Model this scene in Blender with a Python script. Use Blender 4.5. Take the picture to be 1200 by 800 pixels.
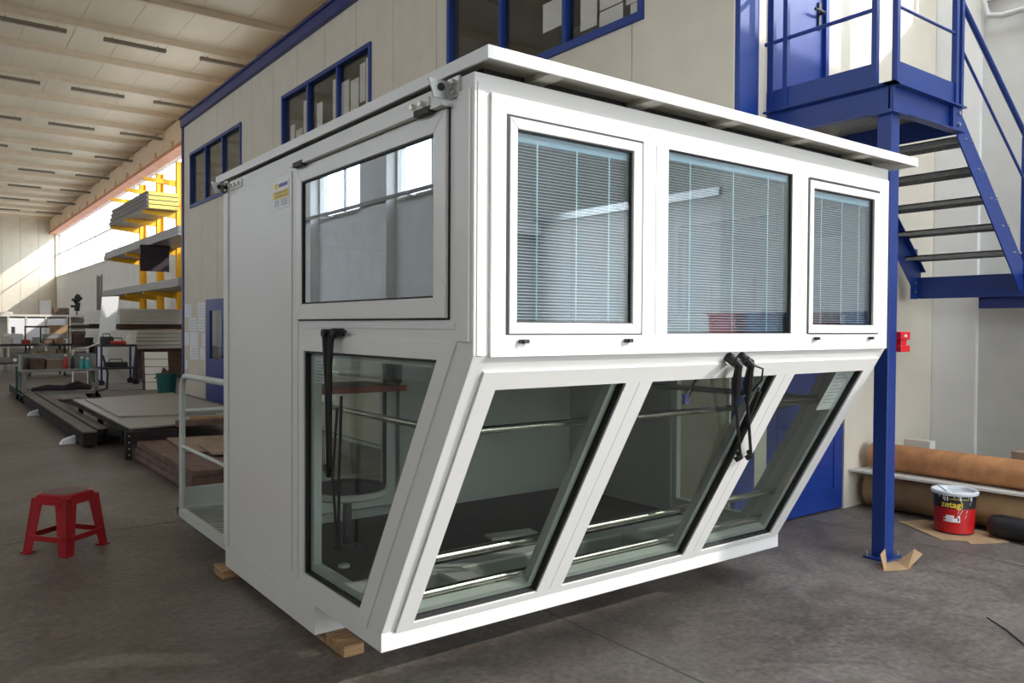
import bpy, bmesh, math, random
from mathutils import Vector, Matrix
random.seed(7)
for o in list(bpy.data.objects):
    bpy.data.objects.remove(o)
sc = bpy.context.scene
COL = sc.collection

# ------------------------------------------------------------------ camera
CAM_H = 1.70
F_PX, YAW, PITCH, ROLL = 930.35, 0.6434, -0.0185, 0.0057
fw = Vector((math.sin(YAW) * math.cos(PITCH), math.cos(YAW) * math.cos(PITCH), math.sin(PITCH)))
rt = Vector((math.cos(YAW), -math.sin(YAW), 0))
up = rt.cross(fw)
r2 = math.cos(ROLL) * rt + math.sin(ROLL) * up
u2 = -math.sin(ROLL) * rt + math.cos(ROLL) * up
cd = bpy.data.cameras.new('camera')
cd.sensor_width = 36.0
cd.lens = F_PX / 1200 * 36.0
cd.clip_start = 0.05
cd.clip_end = 400
cam = bpy.data.objects.new('camera', cd)
M = Matrix.Identity(4)
for i in range(3):
    M[i][0], M[i][1], M[i][2] = r2[i], u2[i], -fw[i]
M[2][3] = CAM_H
cam.matrix_world = M
COL.objects.link(cam)
sc.camera = cam

# ------------------------------------------------------------------ world, sun, portals, exposure
SKY = 7.0
w = bpy.data.worlds.new('sky')
sc.world = w
w.use_nodes = True
bg = w.node_tree.nodes['Background']
bg.inputs['Color'].default_value = (0.86, 0.93, 1.0, 1)
bg.inputs['Strength'].default_value = SKY

SUN_DIR = Vector((-0.9, 1.0, -0.75)).normalized()
sd = bpy.data.lights.new('sun', 'SUN')
sd.energy = 3.9
sd.angle = math.radians(0.6)
sd.color = (1.0, 0.95, 0.86)
sun = bpy.data.objects.new('sun', sd)
sun.rotation_euler = SUN_DIR.to_track_quat('-Z', 'Y').to_euler()
sun.location = (14, -12, 14)
COL.objects.link(sun)


def portal(name, loc, normal, sx, sy):
    """light portal in a wall opening: guides the sky light in, gives no light itself"""
    l = bpy.data.lights.new(name, 'AREA')
    l.shape = 'RECTANGLE'
    l.size, l.size_y = sx, sy
    l.cycles.is_portal = True
    o = bpy.data.objects.new(name, l)
    n = Vector(normal)
    x = Vector((0, 0, 1)).cross(n) if abs(n.z) < .5 else Vector((1, 0, 0))
    x = x.normalized()
    y = (-n).cross(x)
    m = Matrix((x, y, -n)).transposed().to_4x4()
    m.translation = Vector(loc)
    o.matrix_world = m
    COL.objects.link(o)


# hall dimensions (metres)
UR, UL, VF, VB, ZC = 8.75, -9.0, 71.0, -6.0, 9.9      # right wall, left wall, far wall, front wall, ceiling
UA, VA = 16.0, -2.0                                   # annex to the right of the front part
portal('portal_added_gate', (4.75, VB - .05, 2.4), (0, 1, 0), 6.5, 4.8)
portal('portal_sun_window', (11.0, VB - .05, 8.24), (0, 1, 0), 3.5, 2.3)
portal('portal_added_roof_light', (6.3, -.75, ZC + .15), (0, 0, -1), 4.6, 9.3)
portal('portal_annex', (UA + .2, -4, 5.6), (-1, 0, 0), 3.0, 2.8)
portal('portal_right_near', (UR + .1, 1.0, 7.0), (-1, 0, 0), 5.8, 3.4)
portal('portal_right_far', (UR + .1, 46, 7.1), (-1, 0, 0), 50, 3.3)
for k in range(9):
    portal('portal_left', (UL - .05, -5.8 + 6.1 * k + 2.0, 6.7), (1, 0, 0), 4.0, 1.8)

sc.view_settings.view_transform = 'Standard'
sc.view_settings.look = 'None'
sc.view_settings.gamma = 1.0
sc.view_settings.use_curve_mapping = False
sc.view_settings.exposure = 0.1
cy = sc.cycles
cy.use_denoising = True
cy.max_bounces = 10
cy.diffuse_bounces = 6
cy.glossy_bounces = 5
cy.transmission_bounces = 6
cy.transparent_max_bounces = 32
cy.caustics_reflective = False
cy.caustics_refractive = False
cy.sample_clamp_indirect = 6.0


# ------------------------------------------------------------------ materials
def mat(name, col, rough=0.5, metal=0.0, var=0.0, scale=6.0, bump=0.0, spec=0.5, detail=4.0, stretch=None, col2=None, bscale=None):
    m = bpy.data.materials.new(name)
    m.use_nodes = True
    nt = m.node_tree
    b = nt.nodes['Principled BSDF']
    b.inputs['Roughness'].default_value = rough
    b.inputs['Metallic'].default_value = metal
    b.inputs['Specular IOR Level'].default_value = spec
    c = tuple(col) + (1,)
    b.inputs['Base Color'].default_value = c
    if var > 0 or col2 is not None or bump > 0:
        tc = nt.nodes.new('ShaderNodeTexCoord')
        mp = nt.nodes.new('ShaderNodeMapping')
        if stretch:
            mp.inputs['Scale'].default_value = stretch
        nt.links.new(tc.outputs['Object'], mp.inputs['Vector'])
        nz = nt.nodes.new('ShaderNodeTexNoise')
        nz.inputs['Scale'].default_value = scale
        nz.inputs['Detail'].default_value = detail
        nt.links.new(mp.outputs['Vector'], nz.inputs['Vector'])
        if var > 0 or col2 is not None:
            cr = nt.nodes.new('ShaderNodeValToRGB')
            cr.color_ramp.elements[0].position = 0.3
            cr.color_ramp.elements[1].position = 0.7
            if col2 is None:
                cr.color_ramp.elements[0].color = tuple(max(0, x * (1 - var)) for x in col) + (1,)
                cr.color_ramp.elements[1].color = tuple(min(1, x * (1 + var)) for x in col) + (1,)
            else:
                cr.color_ramp.elements[0].color = c
                cr.color_ramp.elements[1].color = tuple(col2) + (1,)
            nt.links.new(nz.outputs['Fac'], cr.inputs['Fac'])
            nt.links.new(cr.outputs['Color'], b.inputs['Base Color'])
        if bump > 0:
            bn = nt.nodes.new('ShaderNodeBump')
            bn.inputs['Strength'].default_value = bump
            bn.inputs['Distance'].default_value = 0.01
            if bscale:
                nz2 = nt.nodes.new('ShaderNodeTexNoise')
                nz2.inputs['Scale'].default_value = bscale
                nt.links.new(mp.outputs['Vector'], nz2.inputs['Vector'])
                nt.links.new(nz2.outputs['Fac'], bn.inputs['Height'])
            else:
                nt.links.new(nz.outputs['Fac'], bn.inputs['Height'])
            nt.links.new(bn.outputs['Normal'], b.inputs['Normal'])
    return m


def glass(name, tint, refl=0.0, rough=0.0, ior=1.5):
    m = bpy.data.materials.new(name)
    m.use_nodes = True
    nt = m.node_tree
    for n in list(nt.nodes):
        nt.nodes.remove(n)
    out = nt.nodes.new('ShaderNodeOutputMaterial')
    mx = nt.nodes.new('ShaderNodeMixShader')
    tr = nt.nodes.new('ShaderNodeBsdfTransparent')
    gl = nt.nodes.new('ShaderNodeBsdfGlossy')
    # Schlick reflectance from the unsigned facing angle (a thin sheet has no inside)
    ge = nt.nodes.new('ShaderNodeNewGeometry')
    dt = nt.nodes.new('ShaderNodeVectorMath')
    dt.operation = 'DOT_PRODUCT'
    nt.links.new(ge.outputs['Normal'], dt.inputs[0])
    nt.links.new(ge.outputs['Incoming'], dt.inputs[1])

    def mth(op, a, b=None):
        n = nt.nodes.new('ShaderNodeMath')
        n.operation = op
        nt.links.new(a, n.inputs[0]) if not isinstance(a, float) else setattr(n.inputs[0], 'default_value', a)
        if b is not None:
            nt.links.new(b, n.inputs[1]) if not isinstance(b, float) else setattr(n.inputs[1], 'default_value', b)
        return n.outputs[0]
    r0 = ((ior - 1) / (ior + 1)) ** 2
    q = mth('POWER', mth('SUBTRACT', 1.0, mth('ABSOLUTE', dt.outputs['Value'])), 5.0)
    fr = mth('ADD', mth('MULTIPLY', q, 1.0 - r0), r0)
    ad = nt.nodes.new('ShaderNodeMath')
    ad.operation = 'ADD'
    ad.use_clamp = True
    ad.inputs[1].default_value = refl
    tr.inputs['Color'].default_value = tuple(tint) + (1,)
    gl.inputs['Roughness'].default_value = rough
    gl.inputs['Color'].default_value = (0.92, 0.97, 1.0, 1)
    nt.links.new(fr, ad.inputs[0])
    nt.links.new(ad.outputs[0], mx.inputs['Fac'])
    nt.links.new(tr.outputs[0], mx.inputs[1])
    nt.links.new(gl.outputs[0], mx.inputs[2])
    nt.links.new(mx.outputs[0], out.inputs['Surface'])
    return m


def floor_material():
    m = bpy.data.materials.new('concrete_floor')
    m.use_nodes = True
    nt = m.node_tree
    b = nt.nodes['Principled BSDF']
    tc = nt.nodes.new('ShaderNodeTexCoord')

    def noise(scale, detail, dist=0.0):
        n = nt.nodes.new('ShaderNodeTexNoise')
        n.inputs['Scale'].default_value = scale
        n.inputs['Detail'].default_value = detail
        n.inputs['Distortion'].default_value = dist
        nt.links.new(tc.outputs['Object'], n.inputs['Vector'])
        return n

    def ramp(src, p0, c0, p1, c1):
        r = nt.nodes.new('ShaderNodeValToRGB')
        r.color_ramp.elements[0].position, r.color_ramp.elements[1].position = p0, p1
        r.color_ramp.elements[0].color, r.color_ramp.elements[1].color = c0 + (1,), c1 + (1,)
        nt.links.new(src, r.inputs['Fac'])
        return r
    big, fine, scr = noise(0.7, 6, 0.6), noise(26, 5), noise(3.2, 8, 1.2)
    a = ramp(big.outputs['Fac'], .3, (.125, .101, .086), .72, (.205, .178, .153))
    f = ramp(fine.outputs['Fac'], .3, (.70, .69, .68), .68, (1.2, 1.2, 1.2))
    s = ramp(scr.outputs['Fac'], .38, (.72, .70, .69), .56, (1, 1, 1))
    mx = nt.nodes.new('ShaderNodeMix')
    mx.data_type = 'RGBA'
    mx.blend_type = 'MULTIPLY'
    mx.inputs['Factor'].default_value = 1
    nt.links.new(a.outputs['Color'], mx.inputs[6])
    nt.links.new(f.outputs['Color'], mx.inputs[7])
    mx2 = nt.nodes.new('ShaderNodeMix')
    mx2.data_type = 'RGBA'
    mx2.blend_type = 'MULTIPLY'
    mx2.inputs['Factor'].default_value = 1
    nt.links.new(mx.outputs[2], mx2.inputs[6])
    nt.links.new(s.outputs['Color'], mx2.inputs[7])
    nt.links.new(mx2.outputs[2], b.inputs['Base Color'])
    rr = nt.nodes.new('ShaderNodeMapRange')
    rr.inputs['To Min'].default_value = 0.38
    rr.inputs['To Max'].default_value = 0.62
    nt.links.new(scr.outputs['Fac'], rr.inputs['Value'])
    nt.links.new(rr.outputs[0], b.inputs['Roughness'])
    bn = nt.nodes.new('ShaderNodeBump')
    bn.inputs['Strength'].default_value = 0.12
    bn.inputs['Distance'].default_value = 0.01
    nt.links.new(fine.outputs['Fac'], bn.inputs['Height'])
    nt.links.new(bn.outputs['Normal'], b.inputs['Normal'])
    b.inputs['Specular IOR Level'].default_value = 0.35
    return m


MT = dict(
    floor=floor_material(),
    seam=mat('slab_joint', (.09, .08, .075), .8),
    yard=mat('yard_concrete', (.38, .37, .35), .8, var=.15, scale=2),
    cream=mat('cream_wall_panel', (.66, .60, .49), .55, var=.04, scale=3, bump=.05, bscale=60),
    cream_back=mat('wall_backing', (.42, .37, .30), .7),
    greywall=mat('grey_plaster_wall', (.60, .59, .55), .8, var=.06, scale=2.5, bump=.08, bscale=30),
    greypanel=mat('pale_grey_wall_panel', (.74, .73, .70), .6, var=.05, scale=2),
    farwall=mat('far_wall_panel', (.72, .65, .52), .6, var=.05, scale=1.5),
    ceiling=mat('ceiling_panel', (.86, .765, .59), .45, var=.06, scale=.7, stretch=(1, .35, 1)),
    purlin=mat('purlin_paint', (.80, .70, .55), .5, var=.05, scale=3),
    beam=mat('peach_beam', (.80, .62, .44), .6, var=.05, scale=1),
    rail_red=mat('red_oxide_flange', (.60, .25, .13), .6, var=.15, scale=2),
    blue=mat('blue_paint', (.011, .040, .22), .38, var=.08, scale=4, spec=.5),
    bluedark=mat('blue_trim', (.02, .03, .15), .4, var=.08, scale=4),
    blueedge=mat('blue_door_paint', (.010, .036, .22), .35, var=.08, scale=5),
    white=mat('white_coated_aluminium', (.73, .72, .69), .32, var=.015, scale=2, spec=.5),
    white2=mat('white_sash_aluminium', (.75, .735, .705), .28, var=.015, scale=2, spec=.5),
    roofwhite=mat('white_roof_sheet', (.82, .81, .79), .4, var=.02, scale=2),
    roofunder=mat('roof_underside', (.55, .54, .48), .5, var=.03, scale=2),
    gasket=mat('black_gasket', (.012, .012, .012), .6),
    rubber=mat('black_rubber', (.015, .014, .014), .55, bump=.05, scale=40),
    wiper=mat('black_wiper_metal', (.012, .011, .011), .42),
    innerframe=mat('inner_frame_aluminium', (.60, .62, .58), .4),
    innerwall=mat('inner_wall_panel', (.50, .50, .47), .6, var=.03, scale=3),
    darkfloor=mat('dark_cabin_floor', (.045, .038, .036), .7, var=.2, scale=40, bump=.2),
    steel=mat('brushed_steel', (.72, .68, .60), .22, metal=1.0, var=.05, scale=20),
    galv=mat('galvanised_steel', (.55, .55, .54), .38, metal=.85, var=.12, scale=12),
    treadg=mat('galvanised_grating', (.30, .30, .28), .55, metal=.4, var=.15, scale=20),
    slat=mat('blind_slat', (.62, .66, .70), .45),
    headrail=mat('blind_headrail', (.35, .52, .62), .4),
    cord=mat('blind_cord', (.62, .86, .95), .5),
    glass_up=glass('reflective_glass', (.88, .93, .95), .14),
    glass_low=glass('green_tinted_glass', (.84, .865, .84), .0),
    glass_side=glass('side_reflective_glass', (.5, .55, .6), .50),
    glass_off=glass('office_glass', (.96, .95, .92), .04),
    glass_hall=glass('hall_window_glass', (.97, .98, 1.0), .0),
    greentint=mat('green_glass_edge', (.30, .42, .36), .3),
    paper=mat('white_paper', (.82, .82, .84), .7, var=.02, scale=10),
    paperlines=mat('grey_print', (.35, .36, .42), .7),
    sticker=mat('white_sticker', (.85, .85, .86), .5),
    yellow=mat('yellow_print', (.85, .62, .06), .5),
    orange=mat('orange_print', (.80, .38, .05), .5),
    print_blue=mat('blue_print', (.10, .12, .42), .5),
    redprint=mat('red_print', (.50, .010, .012), .4),
    redplastic=mat('red_plastic', (.33, .006, .012), .38, var=.08, scale=8),
    darkseat=mat('dark_red_seat_top', (.11, .045, .045), .5, var=.3, scale=30),
    redbright=mat('bright_red_plastic', (.75, .012, .02), .35),
    yellowsteel=mat('yellow_rack_paint', (.90, .48, .015), .45, var=.05, scale=3),
    foam=mat('yellow_foam_core', (.90, .66, .16), .8, var=.06, scale=6),
    greysheet=mat('grey_sheet_metal', (.30, .29, .28), .4, metal=.3, var=.08, scale=3),
    palesheet=mat('pale_sheet', (.68, .65, .58), .5, var=.05, scale=3),
    whitesheet=mat('white_sheet', (.86, .86, .88), .35),
    darksteel=mat('dark_primed_steel', (.028, .022, .021), .7, metal=.0, spec=.15, var=.3, scale=6, bump=.05),
    steeltop=mat('paler_steel_top', (.15, .13, .115), .6, metal=.0, spec=.25, var=.2, scale=5),
    rust=mat('rusty_brown_steel', (.13, .075, .055), .65, var=.35, scale=8, bump=.1),
    wood=mat('raw_timber', (.36, .21, .10), .75, var=.3, scale=5, stretch=(1, 8, 8), bump=.1),
    plywood=mat('dusty_plywood', (.27, .19, .13), .75, var=.2, scale=4, bump=.05),
    card=mat('cardboard', (.42, .27, .14), .85, var=.12, scale=6, bump=.04),
    cork=mat('brown_paper_roll', (.46, .205, .08), .8, var=.22, scale=9, bump=.1, detail=8),
    cork2=mat('tan_paper_roll', (.40, .26, .13), .8, var=.12, scale=7, bump=.05),
    blackfilm=mat('black_plastic_film', (.02, .018, .02), .32, bump=.3, scale=18),
    cloth=mat('dark_cloth', (.05, .035, .045), .9, var=.2, scale=10, bump=.1),
    green=mat('green_plastic', (.01, .10, .085), .45, var=.06, scale=6),
    teal=mat('teal_plastic', (.03, .34, .32), .4),
    toolred=mat('red_tool', (.45, .03, .02), .45),
    junkdark=mat('dark_workshop_metal', (.05, .045, .045), .5, metal=.3, var=.4, scale=20),
    cartgrey=mat('grey_trolley_paint', (.26, .26, .24), .5, var=.15, scale=8),
    lamp_body=mat('unlit_lamp_body', (.22, .18, .13), .5),
    railgreen=mat('pale_grey_rail_paint', (.55, .58, .54), .4, var=.03, scale=5),
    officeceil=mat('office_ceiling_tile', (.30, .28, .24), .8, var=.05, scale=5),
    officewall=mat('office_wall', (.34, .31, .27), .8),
    desk=mat('red_brown_edge', (.33, .05, .025), .5, var=.15, scale=10),
    desktop=mat('dark_desk_top', (.08, .06, .05), .5),
    blacktext=mat('black_print', (.01, .01, .015), .45, var=.0),
    paintdrip=mat('dried_white_paint', (.70, .72, .74), .5, var=.15, scale=14),
    pipe=mat('grey_conduit', (.50, .50, .48), .5),
)


# ------------------------------------------------------------------ mesh building
OFF = {}


class MB:
    def __init__(s):
        s.v, s.f = [], []

    def add(s, vs, fs):
        n = len(s.v)
        s.v += [tuple(p) for p in vs]
        s.f += [[i + n for i in f] for f in fs]
        return s

    def hexa(s, p):
        return s.add(p, [(0, 3, 2, 1), (4, 5, 6, 7), (0, 1, 5, 4), (1, 2, 6, 5), (2, 3, 7, 6), (3, 0, 4, 7)])

    def box(s, x0, x1, y0, y1, z0, z1):
        return s.hexa([(x0, y0, z0), (x1, y0, z0), (x1, y1, z0), (x0, y1, z0), (x0, y0, z1), (x1, y0, z1), (x1, y1, z1), (x0, y1, z1)])

    def prism(s, poly, axis, a, b):
        n = len(poly)

        def P(q, t):
            return {'x': (t, q[0], q[1]), 'y': (q[0], t, q[1]), 'z': (q[0], q[1], t)}[axis]
        vs = [P(q, a) for q in poly] + [P(q, b) for q in poly]
        fs = [list(range(n))[::-1], list(range(n, 2 * n))] + [(i, (i + 1) % n, n + (i + 1) % n, n + i) for i in range(n)]
        return s.add(vs, fs)

    def ring(s, outer, inner, axis, a, b):
        """frame between two polygons with the same number of points"""
        n = len(outer)
        for i in range(n):
            j = (i + 1) % n
            s.prism([outer[i], outer[j], inner[j], inner[i]], axis, a, b)
        return s

    def cyl(s, p0, p1, r, n=12, r1=None):
        p0, p1 = Vector(p0), Vector(p1)
        r1 = r if r1 is None else r1
        d = (p1 - p0).normalized()
        x = d.orthogonal().normalized()
        y = d.cross(x)
        vs = []
        for p, q in ((p0, r), (p1, r1)):
            for k in range(n):
                a = 2 * math.pi * k / n
                vs.append(p + x * (q * math.cos(a)) + y * (q * math.sin(a)))
        fs = [(k, (k + 1) % n, n + (k + 1) % n, n + k) for k in range(n)] + [list(range(n))[::-1], list(range(n, 2 * n))]
        return s.add(vs, fs)

    def tube(s, pts, r, n=10):
        pts = [Vector(p) for p in pts]
        rings = []
        x = None
        for i, p in enumerate(pts):
            d = (pts[min(i + 1, len(pts) - 1)] - pts[max(i - 1, 0)]).normalized()
            if x is None:
                x = d.orthogonal().normalized()
            else:
                x = (x - d * x.dot(d)).normalized()
            y = d.cross(x)
            rr = r[i] if isinstance(r, (list, tuple)) else r
            rings.append([p + x * (rr * math.cos(2 * math.pi * k / n)) + y * (rr * math.sin(2 * math.pi * k / n)) for k in range(n)])
        vs = [q for rg in rings for q in rg]
        fs = []
        for i in range(len(pts) - 1):
            for k in range(n):
                fs.append((i * n + k, i * n + (k + 1) % n, (i + 1) * n + (k + 1) % n, (i + 1) * n + k))
        fs += [list(range(n))[::-1], [(len(pts) - 1) * n + k for k in range(n)]]
        return s.add(vs, fs)

    def lathe(s, prof, c, n=28):
        vs, fs = [], []
        for r, z in prof:
            for k in range(n):
                a = 2 * math.pi * k / n
                vs.append((c[0] + r * math.cos(a), c[1] + r * math.sin(a), c[2] + z))
        for i in range(len(prof) - 1):
            for k in range(n):
                fs.append((i * n + k, i * n + (k + 1) % n, (i + 1) * n + (k + 1) % n, (i + 1) * n + k))
        fs += [list(range(n))[::-1], [(len(prof) - 1) * n + k for k in range(n)]]
        return s.add(vs, fs)

    def xf(s, fn):
        s.v = [tuple(fn(Vector(p))) for p in s.v]
        return s

    def build(s, name, m, parent=None, bevel=0.0, smooth=False, loc=None):
        off = OFF.get(parent.name, Vector()) if parent else (Vector(loc) if loc else Vector())
        me = bpy.data.meshes.new(name)
        bm = bmesh.new()
        bv = [bm.verts.new(Vector(p) - off) for p in s.v]
        for f in s.f:
            try:
                bm.faces.new([bv[i] for i in f])
            except ValueError:
                pass
        bmesh.ops.recalc_face_normals(bm, faces=bm.faces)
        if bevel > 0:
            es = [e for e in bm.edges if len(e.link_faces) == 2 and e.calc_face_angle(0) > 0.6]
            bmesh.ops.bevel(bm, geom=es, offset=bevel, segments=1, affect='EDGES', clamp_overlap=True)
        if smooth:
            for f in bm.faces:
                f.smooth = True
            for e in bm.edges:
                if len(e.link_faces) == 2 and e.calc_face_angle(0) > 0.7:
                    e.smooth = False
        bm.to_mesh(me)
        bm.free()
        me.materials.append(MT[m] if isinstance(m, str) else m)
        o = bpy.data.objects.new(name, me)
        COL.objects.link(o)
        if parent:
            o.parent = parent
        elif loc:
            o.location = off
        OFF[o.name] = off
        return o


def tag(o, label, cat, group=None):
    o['label'] = label
    o['category'] = cat
    if group:
        o['group'] = group
    return o


def thing(name, label, cat, loc=(0, 0, 0), group=None):
    o = bpy.data.objects.new(name, None)
    o.empty_display_size = 0.2
    COL.objects.link(o)
    o.location = loc
    OFF[o.name] = Vector(loc)
    return tag(o, label, cat, group)


def struct(o):
    o['kind'] = 'structure'
    return o


def sempty(name, loc=(0, 0, 0)):
    o = bpy.data.objects.new(name, None)
    o.empty_display_size = 0.2
    COL.objects.link(o)
    o.location = loc
    OFF[o.name] = Vector(loc)
    return struct(o)


def B(x0, x1, y0, y1, z0, z1):
    return MB().box(x0, x1, y0, y1, z0, z1)


def text_mesh(body, size, depth=0.002, shear=0.0, bold=0.0):
    c = bpy.data.curves.new('lettering', 'FONT')
    c.body = body
    c.size = size
    c.extrude = depth
    c.shear = shear
    c.offset = bold
    c.align_x = 'LEFT'
    c.resolution_u = 3
    o = bpy.data.objects.new('lettering', c)
    COL.objects.link(o)
    dg = bpy.context.evaluated_depsgraph_get()
    me = o.evaluated_get(dg).to_mesh()
    mb = MB()
    mb.v = [tuple(v.co) for v in me.vertices]
    mb.f = [list(p.vertices) for p in me.polygons]
    o.evaluated_get(dg).to_mesh_clear()
    bpy.data.objects.remove(o)
    bpy.data.curves.remove(c)
    return mb


# ================================================================== THE HALL
fl = struct(MB().box(UL - .3, UR + .3, VB - .3, VF + .3, -.15, 0).box(UR + .3, UA + .3, VB - .3, VA + .3, -.15, 0).build('floor', 'floor'))
for vv in (1.2, 7.2, 13.2, 19.2, 25.2, 31.2, 37.2):
    B(UL, UA if vv < 0 else UR, vv, vv + .012, 0, .0012).build('slab_joint', 'seam', fl)
for uu in (-1.1, 3.0, 6.35):
    B(uu, uu + .012, VB, 45, 0, .0012).build('slab_joint', 'seam', fl)
yd = struct(B(-60, 80, -60, 110, -.3, -.16).build('ground', 'yard'))

RLU0, RLU1, RLV0, RLV1 = 4.0, 8.6, -5.4, 3.9      # roof light added over the front right bay to brighten the floor
ce = struct(MB().box(UL - .3, UR + .3, RLV1, VF + .3, ZC, ZC + .2).box(UL - .3, RLU0, VB - .3, RLV1, ZC, ZC + .2).box(RLU1, UR + .3, VB - .3, RLV1, ZC, ZC + .2).box(RLU0, RLU1, VB - .3, RLV0, ZC, ZC + .2).prism([(VB - .3, 9.65), (VA + .3, 8.3), (VA + .3, 8.45), (VB - .3, 9.8)], 'x', UR + .3, UA + .3).build('ceiling', 'ceiling'))  # unseen annex roof, sloped to shape the sun on the end wall
for k in range(4):
    B(RLU0 + 1.15 * k, RLU0 + 1.15 * (k + 1) - .03, RLV0, RLV1, ZC + .08, ZC + .09).build('added_roof_light_pane', 'glass_hall', ce)
pm = MB().box(UL, UR - .1, -.05, .05, -.015, 0).box(UL, UR - .1, -.02, .02, -.185, -.015).box(UL, UR - .1, -.055, .055, -.20, -.185)
first = None
for k in range(-10, 17):
    v = 24.25 + 2.86 * k
    if v > VF - .3 or v < VB + .3:
        continue
    if first is None:
        first = pm.build('purlin', 'purlin', ce)
        o = first
    else:
        o = first.copy()
        COL.objects.link(o)
    o.location = (0, v, ZC)
# ceiling sheets: thin seams as separate lapped strips
seam_m = MB().box(-.012, .012, VB + .1, VF - .1, -.008, 0)
for k in range(15):
    o = seam_m.build('sheet_seam', 'purlin', ce) if k == 0 else so.copy()
    if k == 0:
        so = o
    else:
        COL.objects.link(o)
    o.location = (-8.2 + 1.18 * k, 0, ZC)

# ---- far wall
fwm = sempty('wall_far', (UL, VF, 0))
B(UL - .3, UR + .3, VF + .06, VF + .3, 0, ZC).build('backing', 'cream_back', fwm)
B(UR - .05, UR + .15, VF - .1, VF + .08, 0, ZC).build('corner_strip', 'palesheet', fwm)
k = 0
u = UR - 1.2
pan = None
while u > UL:
    if pan is None:
        pan = B(u + .01, u + 1.19, VF, VF + .08, 0, ZC - .02).build('wall_panel', 'farwall', fwm)
    else:
        o = pan.copy()
        COL.objects.link(o)
        o.location.x -= 1.2 * k
    k += 1
    u -= 1.2

# ---- right wall beyond the office block: panels, window band, runway beam
rw = sempty('wall_right', (UR, VA, 0))
B(UR + .12, UR + .3, VA, VF, 0, 5.4).build('lower_backing', 'cream_back', rw)
p0 = None
for k in range(40):
    v = 21.0 + 1.25 * k
    if p0 is None:
        p0 = B(UR, UR + .14, v + .012, v + 1.238, 0, 5.3).build('wall_panel', 'greypanel', rw)
    else:
        o = p0.copy()
        COL.objects.link(o)
        o.location.y += 1.25 * k
B(UR, UR + .3, VA, 4.1, 0, 5.2).build('plaster', 'greywall', rw)
B(UR, UR + .3, 4.1, 21.0, 0, ZC).build('hidden_length', 'greywall', rw)
B(UR, UR + .3, VA, 4.1, 8.75, ZC).build('lintel', 'greywall', rw)
B(UR, UR + .3, 21.0, VF, 8.75, ZC).build('lintel', 'greywall', rw)
B(UR - .06, UR, 3.66, 4.1, 0, ZC).build('pilaster', 'greypanel', rw)
B(UR - .06, UR, VA, 3.66, 5.02, 5.2).build('ledge', 'greywall', rw)
# window bands
wn = sempty('window_1', (UR, 21, 5.3))
B(UR - .03, UR + .15, 21, VF, 5.3, 5.4).build('window_sill', 'palesheet', wn)
for k in range(9):
    v = 21.0 + 5.55 * k
    B(UR, UR + .1, v - .05, v + .05, 5.4, 8.75).build('mullion', 'palesheet', wn)
    B(UR + .04, UR + .05, v + .05, v + 5.5, 5.4, 8.75).build('pane', 'glass_hall', wn)
    B(UR + .01, UR + .08, v + .05, v + 5.5, 7.05, 7.11).build('transom', 'palesheet', wn)
wn2 = sempty('window_2', (UR, VA, 5.2))
for k in range(4):
    v = VA + .05 + 1.99 * k
    B(UR, UR + .1, v - .04, v + .04, 5.2, 8.75).build('mullion', 'palesheet', wn2)
    if k < 3:
        B(UR + .04, UR + .05, v + .04, v + 1.95, 5.2, 8.75).build('pane', 'glass_hall', wn2)
bm_ = sempty('trim_1', (UR - .4, 21, 8.7))
B(UR - .42, UR - .02, 4.2, VF, 8.83, 9.8).build('runway_beam', 'beam', bm_)
B(UR - .50, UR - .02, 4.2, VF, 8.68, 8.83).build('lower_flange', 'rail_red', bm_)
cm = MB().box(UR - .53, UR - .42, -.1, .1, 8.83, 9.1)
c0 = None
for k in range(17):
    if c0 is None:
        c0 = cm.build('stiffener', 'beam', bm_)
        c0.location.y += 22.5
        base = c0.location.y
        # build() made the vertices relative to the beam origin
    else:
        o = c0.copy()
        COL.objects.link(o)
        o.location.y = base + 2.86 * k

# ---- annex, front wall with unseen gate and added sun window, left wall with window bays
an = sempty('wall_annex', (UR, VA, 0))
B(UR + .3, UA, VA, VA + .3, 0, 8.4).build('return_wall', 'greywall', an)
B(UA, UA + .3, VB - .3, VA + .3, 0, 4.2).build('side_wall', 'greywall', an)
MB().prism([(VB - .3, 7.0), (VA + .3, 7.0), (VA + .3, 8.35), (VB - .3, 9.7)], 'x', UA, UA + .3).build('side_wall', 'greywall', an)
B(UA, UA + .3, VB - .3, VB + .5, 4.2, 7.0).build('side_wall', 'greywall', an)
B(UA, UA + .3, VA - .5, VA + .3, 4.2, 7.0).build('side_wall', 'greywall', an)
B(UA + .1, UA + .11, VB + .5, VA - .5, 4.2, 7.0).build('pane', 'glass_hall', an)  # window added to brighten the unseen annex
B(UR, UR + .15, VB, VA, 0, 3.5).build('low_partition', 'greypanel', an)
B(UR - .05, UR + .2, VB, VA, 3.5, 3.62).build('partition_ledge', 'galv', an)
MB().prism([(VB - .3, 9.7), (VA, 8.4), (VA, ZC), (VB - .3, ZC)], 'x', UR, UR + .3).build('upper_wall', 'greywall', an)
fr = sempty('wall_front', (0, VB, 0))
WU0, WU1, WZ0, WZ1 = 9.26, 12.75, 7.08, 9.40  # unseen opening, added and sized to put sun on the cabin front
y0, y1 = VB - .3, VB
B(UL, 1.5, y0, y1, 0, 4.8).build('plaster', 'greywall', fr)
B(8.0, UA, y0, y1, 0, 4.8).build('plaster', 'greywall', fr)
B(UL, UA, y0, y1, 4.8, WZ0).build('plaster', 'greywall', fr)
B(UL, WU0, y0, y1, WZ0, WZ1).build('plaster', 'greywall', fr)
B(WU1, UA, y0, y1, WZ0, WZ1).build('plaster', 'greywall', fr)
MB().box(UL, UR + .3, y0, y1, WZ1, ZC).box(UR + .3, UA, y0, y1, WZ1, 9.7).build('plaster', 'greywall', fr)
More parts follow.
